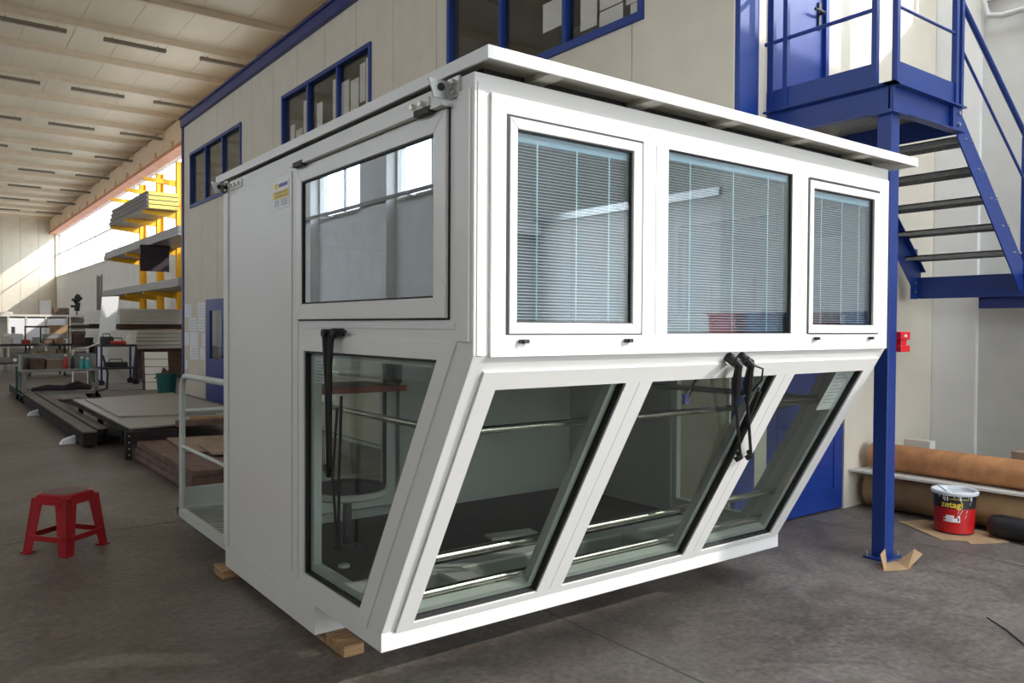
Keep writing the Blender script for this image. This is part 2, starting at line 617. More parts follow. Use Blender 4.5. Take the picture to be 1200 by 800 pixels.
B(8.2, UA, y1, y1 + .12, 3.3, 3.5).build('ledge', 'greypanel', fr)
B(11.2, 11.6, y1, y1 + .2, 0, 6).build('pilaster', 'greypanel', fr)
wf = sempty('added_sun_window', (WU0, VB, WZ0))
MB().ring([(WU0, WZ0), (WU1, WZ0), (WU1, WZ1), (WU0, WZ1)], [(WU0 + .03, WZ0 + .03), (WU1 - .03, WZ0 + .03), (WU1 - .03, WZ1 - .03), (WU0 + .03, WZ1 - .03)], 'y', y0 + .1, y0 + .18).build('window_frame', 'palesheet', wf)
B(WU0 + .03, WU1 - .03, y0 + .13, y0 + .14, WZ0 + .03, WZ1 - .03).build('pane', 'glass_hall', wf)
gt = sempty('added_gate', (1.5, VB, 0))  # unseen gate, placed and sized to light the right floor
B(1.38, 1.5, y0 - .02, y1 + .05, 0, 4.92).build('added_gate_jamb', 'blue', gt)
B(8.0, 8.12, y0 - .02, y1 + .05, 0, 4.92).build('added_gate_jamb', 'blue', gt)
B(1.38, 8.12, y0 - .02, y1 + .05, 4.8, 4.92).build('added_gate_lintel', 'blue', gt)

lw = sempty('wall_left', (UL, VB, 0))
LZ0, LZ1 = 5.8, 7.6
B(UL - .3, UL, VB, VF, 0, LZ0).build('plaster', 'greypanel', lw)
B(UL - .3, UL, VB, VF, LZ1, ZC).build('plaster', 'greypanel', lw)
edges = []
for k in range(12):
    a = -5.8 + 6.1 * k
    edges.append((a, a + 4.0))
prev = VB
for a, b in edges:
    if b > VF:
        break
    B(UL - .3, UL, prev, a, LZ0, LZ1).build('pier', 'greypanel', lw)
    wl = MB().box(UL - .12, UL - .11, a, b, LZ0, LZ1).build('pane', 'glass_hall', lw)
    B(UL - .14, UL - .06, a + 1.97, a + 2.03, LZ0, LZ1).build('mullion', 'greysheet', lw)
    B(UL, UL + .35, b + .1, b + 2.0, 0, ZC).build('pilaster', 'greypanel', lw)
    prev = b
B(UL - .3, UL, prev, VF, LZ0, LZ1).build('pier', 'greypanel', lw)
MB().cyl((UL + .5, VB + .2, 5.72), (UL + .5, 60, 5.72), .07, 8).build('pipe_run', 'galv', lw)
for k in range(10):
    MB().cyl((UL, VB + 3 + 6.1 * k, 5.72), (UL + .5, VB + 3 + 6.1 * k, 5.72), .03, 6).build('pipe_bracket', 'galv', lw)
B(UL, UL + .5, 6, 50, 2.35, 2.5).build('bench_ledge', 'greysheet', lw)

# ================================================================== OFFICE BLOCK
UO, VO0, VO1, ZO = 5.30, 4.10, 20.6, 6.60
ob = thing('office_block', 'two-storey cream panelled office block with blue trim inside the hall', 'building', (UO, VO0, 0))
OWZ0, OWZ1 = 4.5, 5.82
WINS = [(5.1, 8.42), (10.5, 14.0), (16.25, 20.0)]
DOOR = (17.25, 18.72, 2.28)
# long wall: separate upright panels with joints, cut around windows and door
cuts = sorted(set([VO0, VO1] + [x for w_ in WINS for x in w_]))
vs_ = [VO0]
v = VO0
while v + 1.15 < VO1 - .3:
    v += 1.15
    vs_.append(v)
vs_.append(VO1)
G = .005


def lp(a, b, z0, z1):
    B(UO, UO + .08, a + G, b - G, z0, z1).build('wall_panel', 'cream', ob)


for a, b in zip(vs_, vs_[1:]):
    # lower part
    if b <= DOOR[0] or a >= DOOR[1]:
        lp(a, b, 0, OWZ0)
    else:
        lp(a, b, DOOR[2], OWZ0)
        if a < DOOR[0] < b:
            lp(a, DOOR[0], 0, DOOR[2])
        if a < DOOR[1] < b:
            lp(DOOR[1], b, 0, DOOR[2])
    lp(a, b, OWZ1, ZO)
    segs = [(a, b)]
    for w0, w1 in WINS:
        ns = []
        for s0, s1 in segs:
            if s1 <= w0 or s0 >= w1:
                ns.append((s0, s1))
            else:
                if s0 < w0:
                    ns.append((s0, w0))
                if s1 > w1:
                    ns.append((w1, s1))
        segs = ns
    for s0, s1 in segs:
        if s1 - s0 > .02:
            lp(s0, s1, OWZ0, OWZ1)
bk = MB()
bk.box(UO + .06, UO + .12, VO0, DOOR[0], 0, OWZ0).box(UO + .06, UO + .12, DOOR[1], VO1, 0, OWZ0).box(UO + .06, UO + .12, DOOR[0], DOOR[1], DOOR[2], OWZ0).box(UO + .06, UO + .12, VO0, VO1, OWZ1, ZO)
pv = VO0
for w0, w1 in WINS:
    bk.box(UO + .06, UO + .12, pv, w0, OWZ0, OWZ1)
    pv = w1
bk.box(UO + .06, UO + .12, pv, VO1, OWZ0, OWZ1)
bk.build('inner_lining', 'cream_back', ob)
# end wall facing the stair: panels with two door openings
UDa, UDb = 5.75, 6.62
eb = [UO + .28, 5.75, 6.62, 7.02, 7.85, UR]
LD = (5.80, 7.0, 2.12)
UDZ = (3.49, 5.55)


def ep(a, b, z0, z1):
    if b - a > .02:
        B(a + G, b - G, VO0, VO0 + .08, z0, z1).build('wall_panel', 'cream', ob)


ep(UO + .28, LD[0], 0, UDZ[0])
ep(LD[0], LD[1], LD[2], UDZ[0])
ep(LD[1], 7.85, 0, UDZ[0])
ep(7.85, UR - .06, 0, UDZ[0])
ep(UO + .28, UDa, UDZ[0], ZO)
ep(UDa, UDb, UDZ[1], ZO)
ep(UDb, 7.85, UDZ[0], ZO)
ep(7.85, UR - .06, UDZ[0], ZO)
MB().box(UO + .1, LD[0], VO0 + .06, VO0 + .12, 0, ZO).box(LD[0], LD[1], VO0 + .06, VO0 + .12, LD[2], UDZ[0]).box(LD[1], UR, VO0 + .06, VO0 + .12, 0, ZO).box(LD[0], LD[1], VO0 + .06, VO0 + .12, UDZ[1], ZO).build('inner_lining', 'cream_back', ob)
B(UO, UR, VO1, VO1 + .1, 0, ZO).build('rear_wall', 'cream', ob)
B(UO, UR, VO0, VO1, ZO, ZO + .1).build('roof', 'cream_back', ob)
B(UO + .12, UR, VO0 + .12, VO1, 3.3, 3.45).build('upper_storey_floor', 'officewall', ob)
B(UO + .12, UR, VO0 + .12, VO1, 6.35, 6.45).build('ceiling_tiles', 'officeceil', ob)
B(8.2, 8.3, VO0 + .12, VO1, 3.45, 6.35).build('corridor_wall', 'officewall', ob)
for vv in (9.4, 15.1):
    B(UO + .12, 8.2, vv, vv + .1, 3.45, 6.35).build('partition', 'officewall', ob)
# ceiling louvre lights inside the near office
for vv in (5.6, 7.2):
    lv = MB().ring([(6.0, vv), (6.6, vv), (6.6, vv + .6), (6.0, vv + .6)], [(6.03, vv + .03), (6.57, vv + .03), (6.57, vv + .57), (6.03, vv + .57)], 'z', 6.30, 6.35).build('louvre_light', 'galv', ob)
    lm = MB()
    for k in range(1, 6):
        lm.box(6.03, 6.57, vv + .1 * k - .006, vv + .1 * k + .006, 6.30, 6.35)
        lm.box(6.0 + .1 * k - .006, 6.0 + .1 * k + .006, vv + .03, vv + .57, 6.30, 6.35)
    lm.build('louvre', 'galv', lv)
# eave trim and corner posts
ev = MB().box(UO - .07, UO + .1, VO0 - .05, VO1 + .08, ZO - .05, ZO + .20).box(UO - .10, UO + .1, VO0 - .05, VO1 + .1, ZO + .15, ZO + .2).build('eave_trim', 'bluedark', ob, bevel=.01)
B(UO - .03, UO + .05, VO1 - .01, VO1 + .12, 0, ZO).build('corner_trim', 'bluedark', ob)
B(UO + .02, UO + .28, VO0 - .04, VO0 + .16, 0, ZO - .05).build('corner_column', 'blue', ob, bevel=.006)
# windows
for n, (a, b) in enumerate(WINS):
    wo = MB().ring([(a, OWZ0), (b, OWZ0), (b, OWZ1), (a, OWZ1)], [(a + .06, OWZ0 + .08), (b - .06, OWZ0 + .08), (b - .06, OWZ1 - .07), (a + .06, OWZ1 - .07)], 'x', UO - .03, UO + .06).build('office_window', 'blue', ob, bevel=.004)
    L = (b - a) / 3
    for k in (1, 2):
        B(UO - .015, UO + .055, a + L * k - .028, a + L * k + .028, OWZ0 + .08, OWZ1 - .07).build('mullion', 'blue', wo)
    for k in range(3):
        B(UO + .04, UO + .046, a + L * k + .04, a + L * (k + 1) - .04, OWZ0 + .08, OWZ1 - .08).build('pane', 'glass_off', wo)
# ground-floor blue door in the long wall
d_ = B(UO - .01, UO + .05, DOOR[0] + .03, DOOR[1] - .03, .01, DOOR[2] - .03)
dr = MB().ring([(DOOR[0], 0), (DOOR[1], 0), (DOOR[1], DOOR[2]), (DOOR[0], DOOR[2])], [(DOOR[0] + .3, .95), (DOOR[1] - .3, .95), (DOOR[1] - .3, DOOR[2] - .25), (DOOR[0] + .3, DOOR[2] - .25)], 'x', UO - .015, UO + .05).build('glazed_door', 'blueedge', ob)
B(UO + .01, UO + .02, DOOR[0] + .3, DOOR[1] - .3, .95, DOOR[2] - .25).build('pane', 'glass_off', dr)
MB().cyl((UO - .06, DOOR[0] + .1, 1.02), (UO - .06, DOOR[0] + .24, 1.02), .012, 8).cyl((UO - .06, DOOR[0] + .1, 1.02), (UO, DOOR[0] + .1, 1.02), .012, 8).build('handle', 'rubber', dr)
# ground-floor door in the end wall
dl = B(LD[0] + .01, LD[1] - .01, VO0 + .005, VO0 + .06, .015, LD[2] - .01).build('blue_door', 'blueedge', ob, bevel=.004)
MB().ring([(LD[0] + .14, .18), (LD[1] - .14, .18), (LD[1] - .14, LD[2] - .15), (LD[0] + .14, LD[2] - .15)], [(LD[0] + .17, .21), (LD[1] - .17, .21), (LD[1] - .17, LD[2] - .18), (LD[0] + .17, LD[2] - .18)], 'y', VO0 - .004, VO0 + .008).build('moulding', 'blueedge', dl)
MB().cyl((LD[0] + .08, VO0 - .05, 1.02), (LD[0] + .2, VO0 - .05, 1.02), .011, 8).cyl((LD[0] + .08, VO0 - .05, 1.02), (LD[0] + .08, VO0 + .01, 1.02), .011, 8).build('handle', 'rubber', dl)
# upper door to the platform
du = B(UDa + .04, UDb - .04, VO0 + .005, VO0 + .06, UDZ[0] + .01, UDZ[1] - .04).build('upper_blue_door', 'blueedge', ob, bevel=.004)
MB().ring([(UDa, UDZ[0]), (UDb, UDZ[0]), (UDb, UDZ[1]), (UDa, UDZ[1])], [(UDa + .05, UDZ[0] + .01), (UDb - .05, UDZ[0] + .01), (UDb - .05, UDZ[1] - .05), (UDa + .05, UDZ[1] - .05)], 'y', VO0 - .03, VO0 + .05).build('door_frame', 'blueedge', du)
MB().cyl((UDb - .26, VO0 - .05, 4.52), (UDb - .12, VO0 - .05, 4.52), .012, 8).cyl((UDb - .12, VO0 - .05, 4.52), (UDb - .12, VO0 + .01, 4.52), .014, 8).box(UDb - .14, UDb - .10, VO0 - .012, VO0 + .01, 4.38, 4.62).build('handle', 'rubber', du)

# ================================================================== PLATFORM AND STAIR
st = thing('access_stair', 'blue steel landing platform on a post with grating stair beside the office', 'staircase', (5.68, 2.98, 0))
PZ = 3.49
PX0, PX1, PY0, PY1 = 5.66, 6.76, 2.98, 4.06
B(5.68, 5.80, 2.99, 3.10, .015, 3.28).build('post', 'blue', st, bevel=.006)
B(5.62, 5.86, 2.965, 3.13, 0, .015).build('base_plate', 'blue', st)
for a, b in ((5.645, 2.98), (5.835, 2.98), (5.645, 3.115), (5.835, 3.115)):
    MB().cyl((a, b, .015), (a, b, .05), .010, 6).build('anchor_bolt', 'galv', st)
B(5.63, 5.84, 2.95, 3.14, 3.268, 3.282).build('cap_plate', 'blue', st)


def channel_v(u, y0, y1, z0, z1, side):
    t = .012
    return MB().box(u, u + t * side, y0, y1, z0, z1).box(u, u + .07 * side, y0, y1, z1 - t, z1).box(u, u + .07 * side, y0, y1, z0, z0 + t) if side > 0 else MB().box(u - t, u, y0, y1, z0, z1).box(u - .07, u, y0, y1, z1 - t, z1).box(u - .07, u, y0, y1, z0, z0 + t)


# platform edge channels (web set back under the flanges)
MB().box(PX0 + .03, PX0 + .042, PY0, PY1, 3.285, PZ - .012).box(PX0 - .03, PX0 + .05, PY0 - .03, PY1, PZ - .012, PZ).box(PX0 - .03, PX0 + .05, PY0, PY1, 3.28, 3.292).build('edge_beam', 'blue', st)
MB().box(PX0 + .03, PX1, PY0 + .03, PY0 + .042, 3.285, PZ - .012).box(PX0 - .03, PX1 + .02, PY0 - .03, PY0 + .05, PZ - .012, PZ).box(PX0, PX1, PY0 - .03, PY0 + .05, 3.28, 3.292).build('edge_beam', 'blue', st)
B(PX1 - .012, PX1, PY0, PY1, 3.28, PZ).build('edge_beam', 'blue', st)
B(PX1 - .16, PX1 - .01, PY0 - .006, PY0 + .03, 3.29, PZ - .015).build('joint_plate', 'blue', st)
for zz in (3.34, 3.43):
    MB().cyl((PX1 - .07, PY0 - .02, zz), (PX1 - .07, PY0 + .01, zz), .016, 8).build('bolt', 'galv', st)
dk = B(PX0 + .04, PX1 - .012, PY0 + .042, PY1, PZ - .04, PZ - .01).build('deck', 'treadg', st)
# toe boards
B(PX0 - .005, PX0 + .005, PY0 + .12, PY1 - .02, PZ + .005, PZ + .165).build('toe_board', 'blue', st)
B(PX0 + .06, PX1 - .05, PY0 - .005, PY0 + .005, PZ + .005, PZ + .165).build('toe_board', 'blue', st)
# railing posts
for (a, b) in ((PX0, PY0 + .13), (PX0, PY1 - .07), (PX0, PY1 - .2), (PX0 + .05, PY0), (PX1 - .13, PY0), (PX1 - .04, PY0)):
    B(a - .02, a + .02, b - .02, b + .02, PZ - .0, PZ + 1.05).build('rail_post', 'blue', st)
for zz in (4.05, PZ + 1.05):
    MB().cyl((PX0, PY0 + .13, zz), (PX0, PY1, zz), .016 if zz < 4.2 else .021, 10).build('rail', 'blue', st)
    MB().cyl((PX0 + .05, PY0, zz), (PX1 - .13, PY0, zz), .012 if zz < 4.2 else .021, 10).build('rail', 'blue', st)
# stringers
SL0, SL1 = (6.74, 3.47), (8.10, 2.20)


def stringer(y0, y1, n):
    MB().prism([(SL0[0], SL0[1] + .02), (SL1[0], SL1[1] + .07), (SL1[0], SL1[1] - .15), (SL1[0] - .1, SL1[1] - .15), (SL0[0], SL0[1] - .22)], 'y', y0, y1).prism([(SL0[0], SL0[1] + .03), (SL1[0], SL1[1] + .08), (SL1[0], SL1[1] + .068), (SL0[0], SL0[1] + .018)], 'y', y0, y1 + .06 * n).build('stringer', 'blue', st)


stringer(3.0, 3.012, 1)
stringer(3.94, 3.952, -1)
for k in range(5):
    u_ = 6.80 + .245 * k
    z_ = 3.275 - .215 * k
    MB().box(u_, u_ + .25, 3.012, 3.94, z_ - .012, z_).box(u_, u_ + .006, 3.012, 3.94, z_ - .045, z_).box(u_ + .244, u_ + .25, 3.012, 3.94, z_ - .045, z_).build('tread', 'treadg', st)
    for q in (.06, .19):
        MB().cyl((u_ + q, 2.985, z_ - .025), (u_ + q, 3.01, z_ - .025), .009, 6).build('bolt', 'galv', st)
# lower landing
B(8.05, 8.06, 1.9, 3.96, 2.01, 2.21).build('landing_beam', 'blue', st)
MB().box(8.03, 8.12, 1.9, 3.96, 2.205, 2.215).box(8.03, 8.12, 1.9, 3.96, 2.005, 2.015).build('landing_flange', 'blue', st)
B(8.06, 8.74, 1.9, 3.6, 2.18, 2.205).build('landing_deck', 'treadg', st)
B(8.12, 8.2, 1.9, 3.4, 1.90, 2.005).build('landing_support', 'bluedark', st)
B(7.94, 8.05, 3.952, 3.966, 2.0, 2.5).build('end_plate', 'blue', st)
for zz in (2.07, 2.16):
    MB().cyl((7.99, 3.93, zz), (7.99, 3.97, zz), .014, 8).build('bolt', 'galv', st)
# stair handrails
MB().tube([(6.74, 3.0, 4.36), (7.3, 3.0, 3.98), (8.1, 3.0, 3.43)], .024, 12).build('handrail', 'blue', st, smooth=True)
MB().tube([(6.76, 3.0, 3.98), (8.1, 3.0, 3.02)], .012, 8).build('handrail', 'blue', st, smooth=True)
B(8.06, 8.10, 2.99, 3.03, 2.21, 3.45).build('rail_post', 'blue', st)
# red device on the post
rd = thing('red_wall_fitting', 'small bright red plastic fitting clipped to the blue post', 'fitting', (5.84, 2.975, 1.53))
MB().box(5.80, 5.93, 2.955, 3.05, 1.62, 1.68).box(5.82, 5.90, 2.965, 3.045, 1.58, 1.62).box(5.80, 5.93, 2.955, 3.05, 1.53, 1.58).build('body', 'redbright', rd, bevel=.005)
B(5.83, 5.87, 2.948, 2.957, 1.64, 1.66).build('sticker', 'palesheet', rd)

# conduit at the top right of the wall
cn = thing('conduit', 'grey bent pipe conduit running along the wall above the landing', 'pipe', (UR - .08, 3.5, 4.8))
MB().tube([(UR - .1, 3.62, 6.2), (UR - .1, 3.62, 5.0), (UR - .1, 3.58, 4.86), (UR - .1, 3.45, 4.82), (UR - .1, 1.5, 4.82)], .03, 10).build('pipe', 'pipe', cn, smooth=True)
for vv in (3.2, 2.2):
    B(UR - .1, UR, vv, vv + .04, 4.76, 4.88).build('clip', 'galv', cn)

# ================================================================== THE CABIN
U0, U1, V0, V1 = 1.677, 4.677, 2.480, 5.483
VL, ZT, ZB, ZL, ZL2, ZP = 3.214, 2.655, 1.590, .218, .300, .061
cb = thing('control_cabin', 'white glazed operator cabin with sloping lower windows standing on timbers', 'cabin', (U0, V0, ZP))
LS = math.hypot(VL - V0, ZB - ZL2)
dS = Vector((0, (VL - V0) / LS, (ZL2 - ZB) / LS))
nS = Vector((0, dS.z, -dS.y))          # outward (towards the front and down)


def sl(u, s, n):
    p = Vector((u, V0, ZB)) + dS * s + nS * n
    return (p.x, p.y, p.z)


def sbox(mb, a, b, s0, s1, n0, n1):
    return mb.hexa([sl(a, s0, n0), sl(b, s0, n0), sl(b, s1, n0), sl(a, s1, n0), sl(a, s0, n1), sl(b, s0, n1), sl(b, s1, n1), sl(a, s1, n1)])


def sring(mb, o, i, n0, n1):
    (a, b, s0, s1), (c, d, t0, t1) = o, i
    O = [(a, s0), (b, s0), (b, s1), (a, s1)]
    I = [(c, t0), (d, t0), (d, t1), (c, t1)]
    for k in range(4):
        j = (k + 1) % 4
        q = [O[k], O[j], I[j], I[k]]
        mb.hexa([sl(*p, n0) for p in q] + [sl(*p, n1) for p in q])
    return mb


def vat(z):      # front edge of the side wall at height z
    return V0 if z >= ZB else V0 + (ZB - z) / (ZB - ZL2) * (VL - V0)


def side_wall(x0, x1, name, plain=False):
    """left or right wall: rear part, strips round the two windows"""
    m = MB()
    P = lambda poly: m.prism(poly, 'x', x0, x1)
    P([(4.10, ZL), (V1, ZL), (V1, ZT), (4.10, ZT)])
    P([(V0, 2.475), (4.10, 2.475), (4.10, ZT), (V0, ZT)])
    P([(V0, ZB), (2.735, ZB), (2.735, 2.475), (V0, 2.475)])
    P([(2.735, 1.565), (4.10, 1.565), (4.10, 1.812), (2.735, 1.812)])
    P([(V0, ZB), (VL, ZL2), (3.419 - .002, .36), (2.728, 1.565), (2.735, ZB)])
    P([(VL, ZL2), (VL, ZL), (4.10, ZL), (4.10, .36), (3.417, .36)])
    return m.build(name, 'white', cb)


lwl = side_wall(U0, U0 + .07, 'side_wall')
rwl = side_wall(U1 - .07, U1, 'side_wall')
# inner skin of the cabin (grey lining) on the right wall and back wall
B(U1 - .085, U1 - .07, 4.10, 5.27, .30, 2.6).build('lining', 'innerwall', rwl)
B(U0 + .07, U0 + .085, 4.10, 5.27, .30, 2.6).build('lining', 'innerwall', lwl)
# raised rear cladding sheet, corner profiles and joints on the visible side
B(U0 - .007, U0, 4.277, 5.325, .325, 2.558).build('cladding_sheet', 'white', lwl, bevel=.002)
B(U0 - .012, U0, 5.40, V1, ZL, ZT).build('corner_profile', 'white', lwl, bevel=.003)
B(U0 - .005, U0, 4.19, 4.235, .30, 2.60).build('joint_strip', 'white', lwl, bevel=.002)
B(U0 - .010, U0, 2.50, 2.585, ZB + .05, 2.60).build('corner_profile', 'white', lwl, bevel=.003)
B(U0 - .004, U0, 2.60, 4.18, 1.688, 1.712).build('joint_strip', 'white', lwl, bevel=.001)
# plate trim around lower side pane (mitred raised frame)
og = [(2.588, 1.640), (4.17, 1.640), (4.17, .285), (3.355, .285)]
ig = [(2.728, 1.565), (4.10, 1.565), (4.10, .36), (3.419, .36)]
MB().ring(og, ig, 'x', U0 - .008, U0).build('lower_side_frame', 'white2', lwl)
for nm, x, s_, par in (('lower_side_pane', U0, 1, lwl), ('lower_side_pane', U1, -1, rwl)):
    a, b = sorted((x + .02 * s_, x + .028 * s_))
    MB().prism(ig, 'x', a, b).build(nm, 'glass_low', par)
    ins = [(2.752, 1.553), (4.088, 1.553), (4.088, .372), (3.430, .372)]
    a, b = sorted((x + .002 * s_, x + .03 * s_))
    MB().ring(ig, ins, 'x', a, b).build('gasket', 'gasket', par)
    ins2 = [(2.80, 1.53), (4.05, 1.53), (4.05, .41), (3.46, .41)]
    a, b = sorted((x + .03 * s_, x + .075 * s_))
    MB().ring(ig, ins2, 'x', a, b).build('inner_frame', 'innerframe', par)
# side upper windows
for x, s_, par in ((U0, 1, lwl), (U1, -1, rwl)):
    O = [(2.650, 1.733), (4.172, 1.733), (4.172, 2.552), (2.650, 2.552)]
    I = [(2.740, 1.815), (4.102, 1.815), (4.102, 2.470), (2.740, 2.470)]
    a, b = sorted((x - .022 * s_, x + .01 * s_))
    sw = MB().ring(O, I, 'x', a, b).build('side_window', 'white2', cb, bevel=.003)
    a, b = sorted((x - .008 * s_, x - .002 * s_))
    MB().prism(I, 'x', a, b).build('pane', 'glass_side', sw)
    a, b = sorted((x - .016 * s_, x + .02 * s_))
    I2 = [(2.748, 1.823), (4.094, 1.823), (4.094, 2.462), (2.748, 2.462)]
    MB().ring(I, I2, 'x', a, b).build('gasket', 'gasket', sw)
    a, b = sorted((x - .05 * s_, x - .0 * s_))
    B(a, b, 2.63, 4.19, 2.556, 2.568).build('drip_rail', 'white2', sw)
    for vv in (2.72, 4.02):
        a, b = sorted((x - .055 * s_, x - .01 * s_))
        B(a, b, vv, vv + .12, 2.548, 2.572).build('hinge', 'rubber', sw)
    a, b = sorted((x - .006 * s_, x + .0 * s_))
    O3 = [(2.643, 1.726), (4.179, 1.726), (4.179, 2.559), (2.643, 2.559)]
    MB().ring(O3, O, 'x', a, b).build('shadow_gap', 'gasket', sw)

# front upper band
fm = MB()
for a, b, z0, z1 in ((U0, U1, 2.512, ZT), (U0, U1, ZB, 1.668), (U0, 1.826, 1.668, 2.512), (2.562, 2.724, 1.668, 2.512), (3.684, 3.836, 1.668, 2.512), (4.556, U1, 1.668, 2.512)):
    fm.box(max(a, U0 + .002), min(b, U1 - .002), V0 - .0015, V0 + .07, z0, z1)
fw_ = fm.build('front_wall', 'white', cb)
# raised face frame
rm = MB()
for a, b, z0, z1 in ((1.747, 4.66, 2.512, 2.586), (1.747, 4.66, ZB - .006, 1.668), (1.747, 1.826, 1.668, 2.512), (2.562, 2.646, 1.668, 2.512), (2.650, 2.724, 1.668, 2.512), (3.684, 3.758, 1.668, 2.512), (3.762, 3.836, 1.668, 2.512), (4.556, 4.66, 1.668, 2.512)):
    rm.box(a, b, V0 - .016, V0, z0, z1)
rm.build('face_frame', 'white2', fw_)
B(1.69, 1.72, V0 - .006, V0, ZB, 2.62).build('corner_bead', 'white2', fw_)


def blind(win, a, b, z0, z1, y):
    B(a, b, y - .012, y + .012, z1 - .035, z1).build('blind_headrail', 'headrail', win)
    m = MB()
    z = z0 + .012
    c, s_ = math.cos(.45) * .0065, math.sin(.45) * .0065
    while z < z1 - .04:
        m.add([(a, y - c, z - s_), (b, y - c, z - s_), (b, y + c, z + s_), (a, y + c, z + s_)], [(0, 1, 2, 3)])
        z += .0125
    o = m.build('blind_slats', 'slat', win)
    o['kind'] = 'stuff'
    for q in (.18, .52, .82):
        x = a + (b - a) * q
        B(x - .0025, x + .0025, y - .014, y - .012, z0 + .005, z1 - .03).build('blind_cord', 'cord', win)


def upper_window(a, b, z0, z1, sash):
    if sash:
        w_ = MB().ring([(a - .038, z0 - .045), (b + .055, z0 - .045), (b + .055, z1 + .042), (a - .038, z1 + .042)], [(a, z0), (b, z0), (b, z1), (a, z1)], 'y', V0 - .022, V0 + .03).build('front_window', 'white2', cb, bevel=.003)
        MB().ring([(a - .052, z0 - .049), (b + .064, z0 - .049), (b + .064, z1 + .052), (a - .052, z1 + .052)], [(a - .036, z0 - .043), (b + .053, z0 - .043), (b + .053, z1 + .040), (a - .036, z1 + .040)], 'y', V0 - .0165, V0 + .02).build('shadow_gap', 'gasket', w_)
    else:
        w_ = MB().ring([(a - .006, z0 - .006), (b + .006, z0 - .006), (b + .006, z1 + .006), (a - .006, z1 + .006)], [(a, z0), (b, z0), (b, z1), (a, z1)], 'y', V0 - .017, V0 + .03).build('front_window', 'white2', cb)
    MB().ring([(a, z0), (b, z0), (b, z1), (a, z1)], [(a + .006, z0 + .004), (b - .006, z0 + .004), (b - .006, z1 - .005), (a + .006, z1 - .005)], 'y', V0 - .01, V0 + .03).build('gasket', 'gasket', w_)
    B(a, b, V0 - .004, V0 + .002, z0, z1).build('pane', 'glass_up', w_)
    blind(w_, a + .008, b - .008, z0 + .004, z1 - .004, V0 + .022)
    B(a - .02, b + .02, V0 + .042, V0 + .048, z0 - .02, z1 + .02).build('inner_pane', 'glass_low', w_)
    if sash:
        for u_ in (a + .03, b - .03):
            MB().box(u_ - .022, u_ + .022, V0 - .035, V0 - .022, z0 - .082, z0 - .066).box(u_ - .012, u_ + .002, V0 - .045, V0 - .035, z0 - .08, z0 - .068).build('latch', 'rubber', w_)
    return w_


upper_window(1.868, 2.502, 1.717, 2.466, True)
upper_window(2.728, 3.682, 1.673, 2.508, False)
upper_window(3.876, 4.494, 1.720, 2.456, True)

# sloping lower front
SA = [(1.826, 2.552), (2.722, 3.678), (3.842, 4.545)]
s0, s1 = .153, 1.440
sm = MB()
sbox(sm, U0 + .002, U1 - .002, 0, s0, -.07, .0015)
sbox(sm, U0 + .002, U1 - .002, s1, LS, -.07, .0015)
ed = [U0] + [x for p in SA for x in p] + [U1]
for k in range(0, 8, 2):
    sbox(sm, max(ed[k], U0 + .002), min(ed[k + 1], U1 - .002), s0, s1, -.07, .0015)
sw_ = sm.build('sloped_wall', 'white', cb)
rm = MB()
sbox(rm, 1.745, 4.638, .070, s0, 0, .014)
sbox(rm, 1.745, 4.638, s1, LS - .004, 0, .014)
for k in range(0, 8, 2):
    a, b = max(ed[k], 1.745), min(ed[k + 1], 4.638)
    if 0 < k < 6:
        mdl = (a + b) / 2
        sbox(rm, a, mdl - .0015, s0, s1, 0, .014)
        sbox(rm, mdl + .0015, b, s0, s1, 0, .014)
    else:
        sbox(rm, a, b, s0, s1, 0, .014)
rm.build('face_frame', 'white2', sw_)
for a, b in SA:
    g_ = sring(MB(), (a, b, s0, s1), (a + .007, b - .009, s0 + .007, s1 - .009), -.025, .004).build('sloped_window', 'gasket', cb)
    m = MB()
    sbox(m, a + .004, b - .004, s0 + .004, s1 - .004, -.018, -.012)
    m.build('pane', 'glass_low', g_)
    sring(MB(), (a, b, s0, s1), (a + .035, b - .045, s0 + .02, s1 - .035), -.075, -.028).build('inner_frame', 'innerframe', g_)
# bottom skirt and floor frame with glass panes
B(U0 - .002, U1 + .002, VL - .004, VL + .05, ZL - .001, ZL2 + .004).build('skirt', 'white2', cb, bevel=.002)
ff = MB()
for a, b, c, d in ((U0 + .07, U1 - .07, VL + .05, VL + .12), (U0 + .07, U1 - .07, 3.86, 3.975), (U0 + .07, U0 + .15, VL + .12, 3.86), (2.38, 2.53, VL + .12, 3.86), (3.84, 3.99, VL + .12, 3.86), (U1 - .15, U1 - .07, VL + .12, 3.86)):
    ff.box(a, b, c, d, ZL, .30)
fb = ff.build('floor_frame', 'white2', cb)
for a, b in ((U0 + .15, 2.38), (2.53, 3.84), (3.99, U1 - .15)):
    B(a, b, VL + .12, 3.86, .275, .285).build('floor_pane', 'glass_low', fb)
B(U0 + .07, U1 - .07, 3.975, 5.27, .22, .30).build('cabin_floor', 'darkfloor', cb)
pl = MB().box(U0, U0 + .12, 3.965, V1, ZP, ZL).box(U1 - .12, U1, 3.965, V1, ZP, ZL).box(U0 + .12, U1 - .12, 3.965, 4.1, ZP, ZL).box(U0 + .12, U1 - .12, V1 - .1, V1, ZP, ZL).build('plinth', 'white', cb)
B(U0 - .004, U0, 4.15, V1 - .02, ZL - .012, ZL - .006).build('joint_line', 'innerframe', pl)
